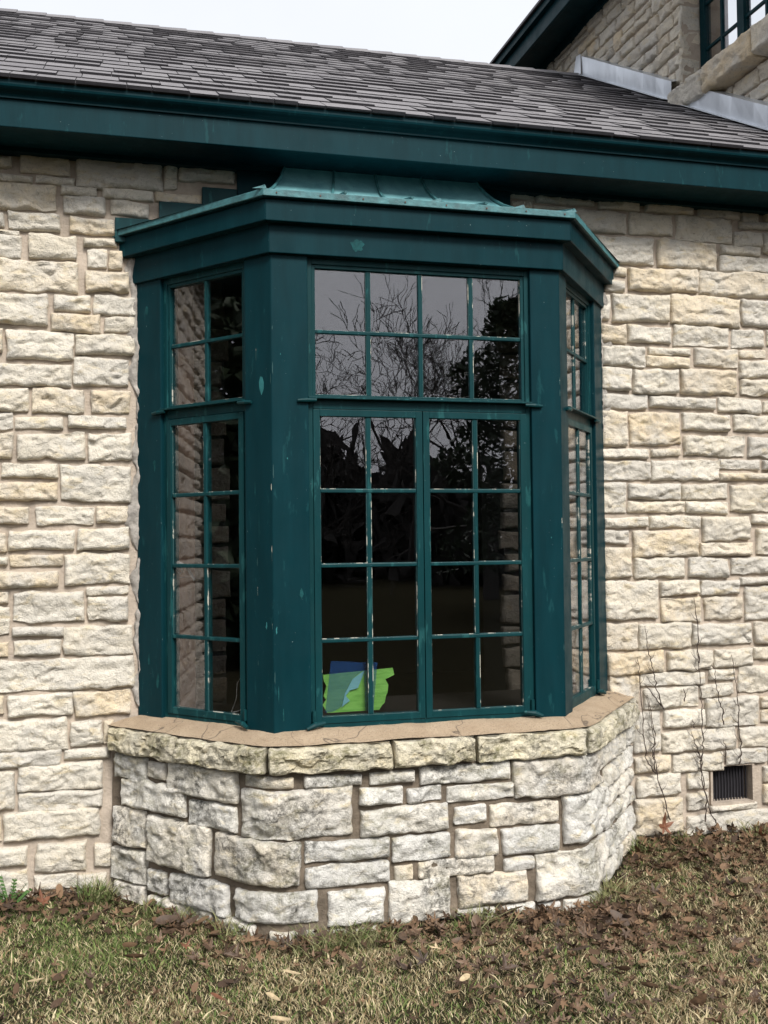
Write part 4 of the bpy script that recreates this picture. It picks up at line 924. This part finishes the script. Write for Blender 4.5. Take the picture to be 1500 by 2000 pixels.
for k in keys:
    if id(k) in sset: continue
    (x, y), sz, a, tx, ty, mi, hz = k
    me = LM[mi]; P = np.array([v.co for v in me.vertices])*sz*1.35
    Rm = np.array(Matrix.Rotation(a, 3, 'Z') @ Matrix.Rotation(ty, 3, 'Y') @ Matrix.Rotation(tx, 3, 'X'))
    P = P@Rm.T+np.array((x, y, gz1(x, y)+hz)); t = rl.random(); cc = np.array((.04, .024, .015))*(1-t)+np.array((.18, .11, .063))*t
    for pl_ in me.polygons:
        q = list(pl_.vertices)
        if len(q) == 3: F.append([q[0]+n, q[1]+n, q[2]+n])
        else: F += [[q[0]+n, q[1]+n, q[2]+n], [q[0]+n, q[2]+n, q[3]+n]]
    V.append(P); C_.append(np.tile(cc, (len(P), 1))); n += len(P)
lit = bigmesh('leaf_litter', np.concatenate(V), np.array(F), M['leafmass'], col=np.concatenate(C_)); tag(lit, 'drift of small brown leaves heaped along the walls', 'leaf litter', kind='stuff')
def special(mesh, x, y, z, sz, rot, label):
    o = bpy.data.objects.new('fallen_leaf', mesh); COL.objects.link(o); o.location = (x, y, z); o.scale = (sz,)*3; o.rotation_euler = rot; tag(o, label, 'leaf')
special(leaf_mesh(90, 5, M['leaf_red']), 1.352, -.085, .100, .27, (rad(72), .15, .1), 'big russet maple leaf standing upright against the right wall')
special(RED, -1.485, -.24, .075, .20, (.6, .2, .6), 'large russet leaf lying beside the left wall foot')
special(leaf_mesh(91, 5, M['leaf_red']), 1.80, -.20, .06, .18, (.7, -.2, 2.0), 'russet leaf at the right edge below the vent')
special(PALE[1], -.108, -1.074, .05, .14, (.2, .1, 1.2), 'pale tan lobed leaf in front of the middle of the base')
special(PALE[0], -.10, -1.339, .05, .11, (.1, .2, -.9), 'small cream oval leaf on straw grass below the pale tan lobed leaf')
special(PALE[0], -.728, -1.454, .045, .13, (.1, .0, 1.3), 'cream oval leaf at the bottom edge, left of centre')
special(PALE[0], -.729, -1.307, .05, .12, (.2, .1, .7), 'cream oval leaf just above the one at the bottom edge, left of centre')
special(PALE[0], -1.466, -.963, .05, .12, (.1, .1, 2.2), 'tan oval leaf on the grass at far left')
special(PALE[0], -.64, -1.14, .05, .13, (.15, .1, 1.2), 'tan oval leaf on the grass in front of the left corner of the base')
special(leaf_mesh(93, 5, M['leaf_red']), -.966, -.80, .05, .14, (.2, -.1, .4), 'russet lobed leaf on the grass left of the base corner')
special(oval_mesh(94, M['leaf_red']), -.898, -1.258, .05, .12, (.2, .2, .8), 'small orange brown oval leaf on the green grass at left')

# ================================================================== grass
def blades(n, xr, yr, hl, hh, wl, seed):
    rg = np.random.default_rng(seed); x = rg.uniform(*xr, n); y = rg.uniform(*yr, n)
    q = octo(.125); t = (y-q[1][1])/(0-q[1][1]); hw = np.where(y < q[1][1], -1, q[2][0]+(q[3][0]-q[2][0])*np.clip(t, 0, 1))
    ok = (np.abs(x) > hw) & (y < -.02)
    dens = .86+.35*fbm(np.stack([x*3.2, y*3.2, x*0], -1), 51, 3); ok &= rg.random(n) < dens
    x, y = x[ok], y[ok]; n = len(x); z = ground_z(x, y)-.004
    h = rg.uniform(hl, hh, n)*(1+.3*vnoise(np.stack([x*6, y*6, x*0], -1), 61)); a = rg.uniform(0, 2*np.pi, n); w = rg.uniform(.6, 1.3, n)*wl
    le = rg.uniform(.3, 1.6, n)*h; b = rg.uniform(0, 2*np.pi, n)
    dx, dy = np.cos(a)*w, np.sin(a)*w; lx, ly = np.cos(b)*le, np.sin(b)*le
    P = np.stack([np.stack([x-dx, y-dy, z], -1), np.stack([x+dx, y+dy, z], -1), np.stack([x+dx*.7+lx*.4, y+dy*.7+ly*.4, z+h*.6], -1), np.stack([x-dx*.7+lx*.4, y-dy*.7+ly*.4, z+h*.6], -1), np.stack([x+lx, y+ly, z+h*.95], -1)], 1)
    k = np.arange(n)[:, None]*5
    F = np.concatenate([k+np.array([[0, 1, 2]]), k+np.array([[0, 2, 3]]), k+np.array([[3, 2, 4]])], 1).reshape(-1, 3)
    gr = np.clip(.33-.15*x+.30*fbm(np.stack([x*1.7, y*1.7, x*0], -1), 71, 3)+.10*(y < -1.25), .06, .9)
    u = rg.random(n); isg = u < gr; v = rg.random((n, 1))
    straw = np.array((.36, .29, .16))*(1-v)+np.array((.56, .47, .30))*v; green = np.array((.075, .115, .03))*(1-v)+np.array((.16, .20, .06))*v; brown = np.array((.16, .105, .055))*(1-v)+np.array((.26, .19, .10))*v
    c = np.where(isg[:, None], green, np.where((rg.random(n) < .35)[:, None], brown, straw))
    return P.reshape(-1, 3), F, np.repeat(c, 5, 0)
parts = [blades(300000, (-2.1, 2.7), (-2.3, 0), .009, .028, .0014, 1), blades(60000, (-5, 5), (-5, 0), .014, .038, .004, 2)]
# longer green tufts against the base and wall feet
for (x, y, n, r) in [(-.93, -.42, 90, .06), (-.50, -.80, 80, .09), (-.42, -.83, 60, .08), (-.30, -.83, 40, .08), (.15, -.80, 70, .1), (.72, -.72, 80, .06), (.80, -.63, 60, .05), (-1.28, -.10, 80, .07), (1.45, -.10, 30, .06), (1.85, -.10, 40, .08), (-.75, -.62, 70, .08), (-1.05, -.3, 50, .05), (1.2, -.12, 50, .05)]:
    pv, pf, pc = blades(n*3, (x-r, x+r), (y-r, y+r), .04, .10, .0024, int(abs(x)*100)); pc = pc*.4+np.array((.05, .075, .02)); parts.append((pv, pf, pc))
V = []; F = []; C_ = []; n = 0
for v, f, c in parts: V.append(v); F.append(f+n); C_.append(c); n += len(v)
gr = bigmesh('grass', np.concatenate(V), np.concatenate(F), M['grass'], col=np.concatenate(C_)); tag(gr, 'half dormant lawn grass, straw coloured with green patches', 'grass', kind='stuff')
wd = empty('weed', (-1.62, -.09, .02), 'small green feathery weed at the foot of the left wall', 'weed')
for i in range(9):
    a = i*.7; t = tube([(-1.62, -.09, .01), (-1.62+.03*math.cos(a), -.09+.02*math.sin(a), .05+.01*(i % 3)), (-1.62+.08*math.cos(a), -.09+.04*math.sin(a), .08+.02*(i % 4))], [.003, .002, .001], 4)
    st = obj('stem', *t, M['weed'], wd)
    for j in range(6):
        q = .3+.11*j; cx = -1.62+.08*q*math.cos(a); cy = -.09+.04*q*math.sin(a); cz = .02+(.07+.02*(i % 4))*q
        obj('leaflet', [(cx, cy, cz), (cx+.012*math.cos(a+1.2), cy-.006, cz+.010), (cx+.02*math.cos(a+.7), cy-.012, cz+.004), (cx+.010*math.cos(a), cy-.01, cz-.004)], [(0, 1, 2, 3)], M['weed'], st)

# ================================================================== trees across the lawn (seen in the window panes)
def bare_tree(loc, H, seed, label, lean=(0, 0), spread=1.0, depth=6):
    rg = random.Random(seed); r = empty('bare_tree', loc, label, 'tree', 'winter trees across the lawn')
    segs = {0: [], 1: []}
    def grow(p, d, ln, rad_, lv):
        pts = [p]; rr = [rad_]; q = p.copy(); dd = d.copy(); ns = 4 if lv < 3 else 3
        for i in range(ns):
            dd = (dd+Vector((rg.gauss(0, .17), rg.gauss(0, .17), rg.gauss(.05, .12)))).normalized(); q = q+dd*ln/ns; pts.append(q.copy()); rr.append(rad_*(1-.45*(i+1)/ns))
        segs[0 if lv < 3 else 1].append((pts, rr, 6 if lv < 2 else 3))
        if lv >= depth: return
        nb = rg.choice((2, 3, 3)) if lv < 2 else rg.choice((2, 3, 3))
        for b_ in range(nb):
            i = rg.randint(1, ns) if b_ else ns; an = rg.uniform(.35, 1.0)*spread; ph = rg.uniform(0, 6.28)
            side = dd.cross(Vector((math.cos(ph), math.sin(ph), .3))).normalized()
            nd = (dd*math.cos(an)+side*math.sin(an)+Vector((0, 0, .08))).normalized()
            grow(pts[i], nd, ln*rg.uniform(.60, .82), rr[i]*rg.uniform(.5, .72), lv+1)
    grow(Vector(loc), Vector((lean[0], lean[1], 1)).normalized(), H*.27, H*.017, 0)
    for lv, nm in ((0, 'trunk'), (1, 'crown')):
        V, F = join([tube(p, [max(x, .0065) for x in q], k) for p, q, k in segs[lv]]); obj(nm, V, F, M['bark'], r)
bare_tree((5.6, -19.0, 0), 11.0, 4, 'large bare tree with a leaning trunk across the lawn', (-.25, 0), 1.0, 7)
bare_tree((1.7, -15.0, 0), 8.2, 9, 'bare spreading tree reflected in the left panes', (.1, 0), 1.05, 7)
bare_tree((9.2, -24.0, 0), 12.0, 15, 'tall thin bare tree behind the others across the lawn', (0, 0), .9, 6)
bare_tree((4.3, -27.0, 0), 10.5, 23, 'smaller bare tree far across the lawn', (0, 0), .9, 6)
bare_tree((-6.3, 13.6, 0), 12.5, 31, 'bare tree behind the house, mirrored in the upper window', (0, 0), .75, 6)
ev = empty('evergreen_tree', (7.6, -18.0, 0), 'dark evergreen tree reflected in the right hand panes', 'tree')
obj('trunk', *tube([(7.6, -18, 0), (7.65, -18, 3), (7.6, -18, 6.3)], [.22, .15, .05], 7), M['bark'], ev)
rg = np.random.default_rng(5); n = 9000
t = rg.random(n)**.8; R_ = 1.75*np.sqrt(np.clip(1-(t*1.02-.05)**2, .02, 1))*rg.random(n)**.4*(1+.2*np.sin(t*19)); an = rg.uniform(0, 6.28, n)
ctr = np.stack([7.6+R_*np.cos(an), -18+R_*np.sin(an), .8+t*5.9], -1); dq = rg.normal(0, .065, (n, 3, 3))
bigmesh('crown', (ctr[:, None]+dq).reshape(-1, 3), np.arange(n*3).reshape(-1, 3), M['green'], ev)
sh = empty('added_shrub', (-10.5, .2, 0), 'dark evergreen shrub added out of view to darken the left side panes', 'shrub')  # unseen shrub, added so the left side panes reflect dark
obj('trunk', *tube([(-10.5, .2, 0), (-10.5, .2, 3)], [.12, .05], 6), M['bark'], sh)
n = 12000; t = rg.random(n); R_ = 2.4*np.sqrt(np.clip(1-(t*1.5-.6)**2, .05, 1))*rg.random(n)**.4; an = rg.uniform(0, 6.28, n)
ctr = np.stack([-10.5+R_*np.cos(an), R_*np.sin(an), .2+t*5.2], -1); dq = rg.normal(0, .10, (n, 3, 3))
bigmesh('crown', (ctr[:, None]+dq).reshape(-1, 3), np.arange(n*3).reshape(-1, 3), M['green'], sh)
# distant winter wood round the lawn: trunks, brush and twigs read as one mass
n = 34000; az_ = rg.uniform(rad(95), rad(330), n); dist = rg.uniform(34, 46, n)
hh = (4.0+1.6*vnoise(np.stack([az_*14, az_*0, az_*0], -1), 3)+1.2*vnoise(np.stack([az_*50, az_*0, az_*0+4], -1), 8)); zz = hh*rg.random(n)**1.1
ctr = np.stack([dist*np.sin(az_), dist*np.cos(az_), zz], -1); dq = rg.normal(0, 1, (n, 3, 3))*np.array([.38, .38, .6])
wood = bigmesh('far_wood', (ctr[:, None]+dq).reshape(-1, 3), np.arange(n*3).reshape(-1, 3), M['twigmass']); tag(wood, 'distant dark winter wood across the lawn', 'wood', kind='stuff')
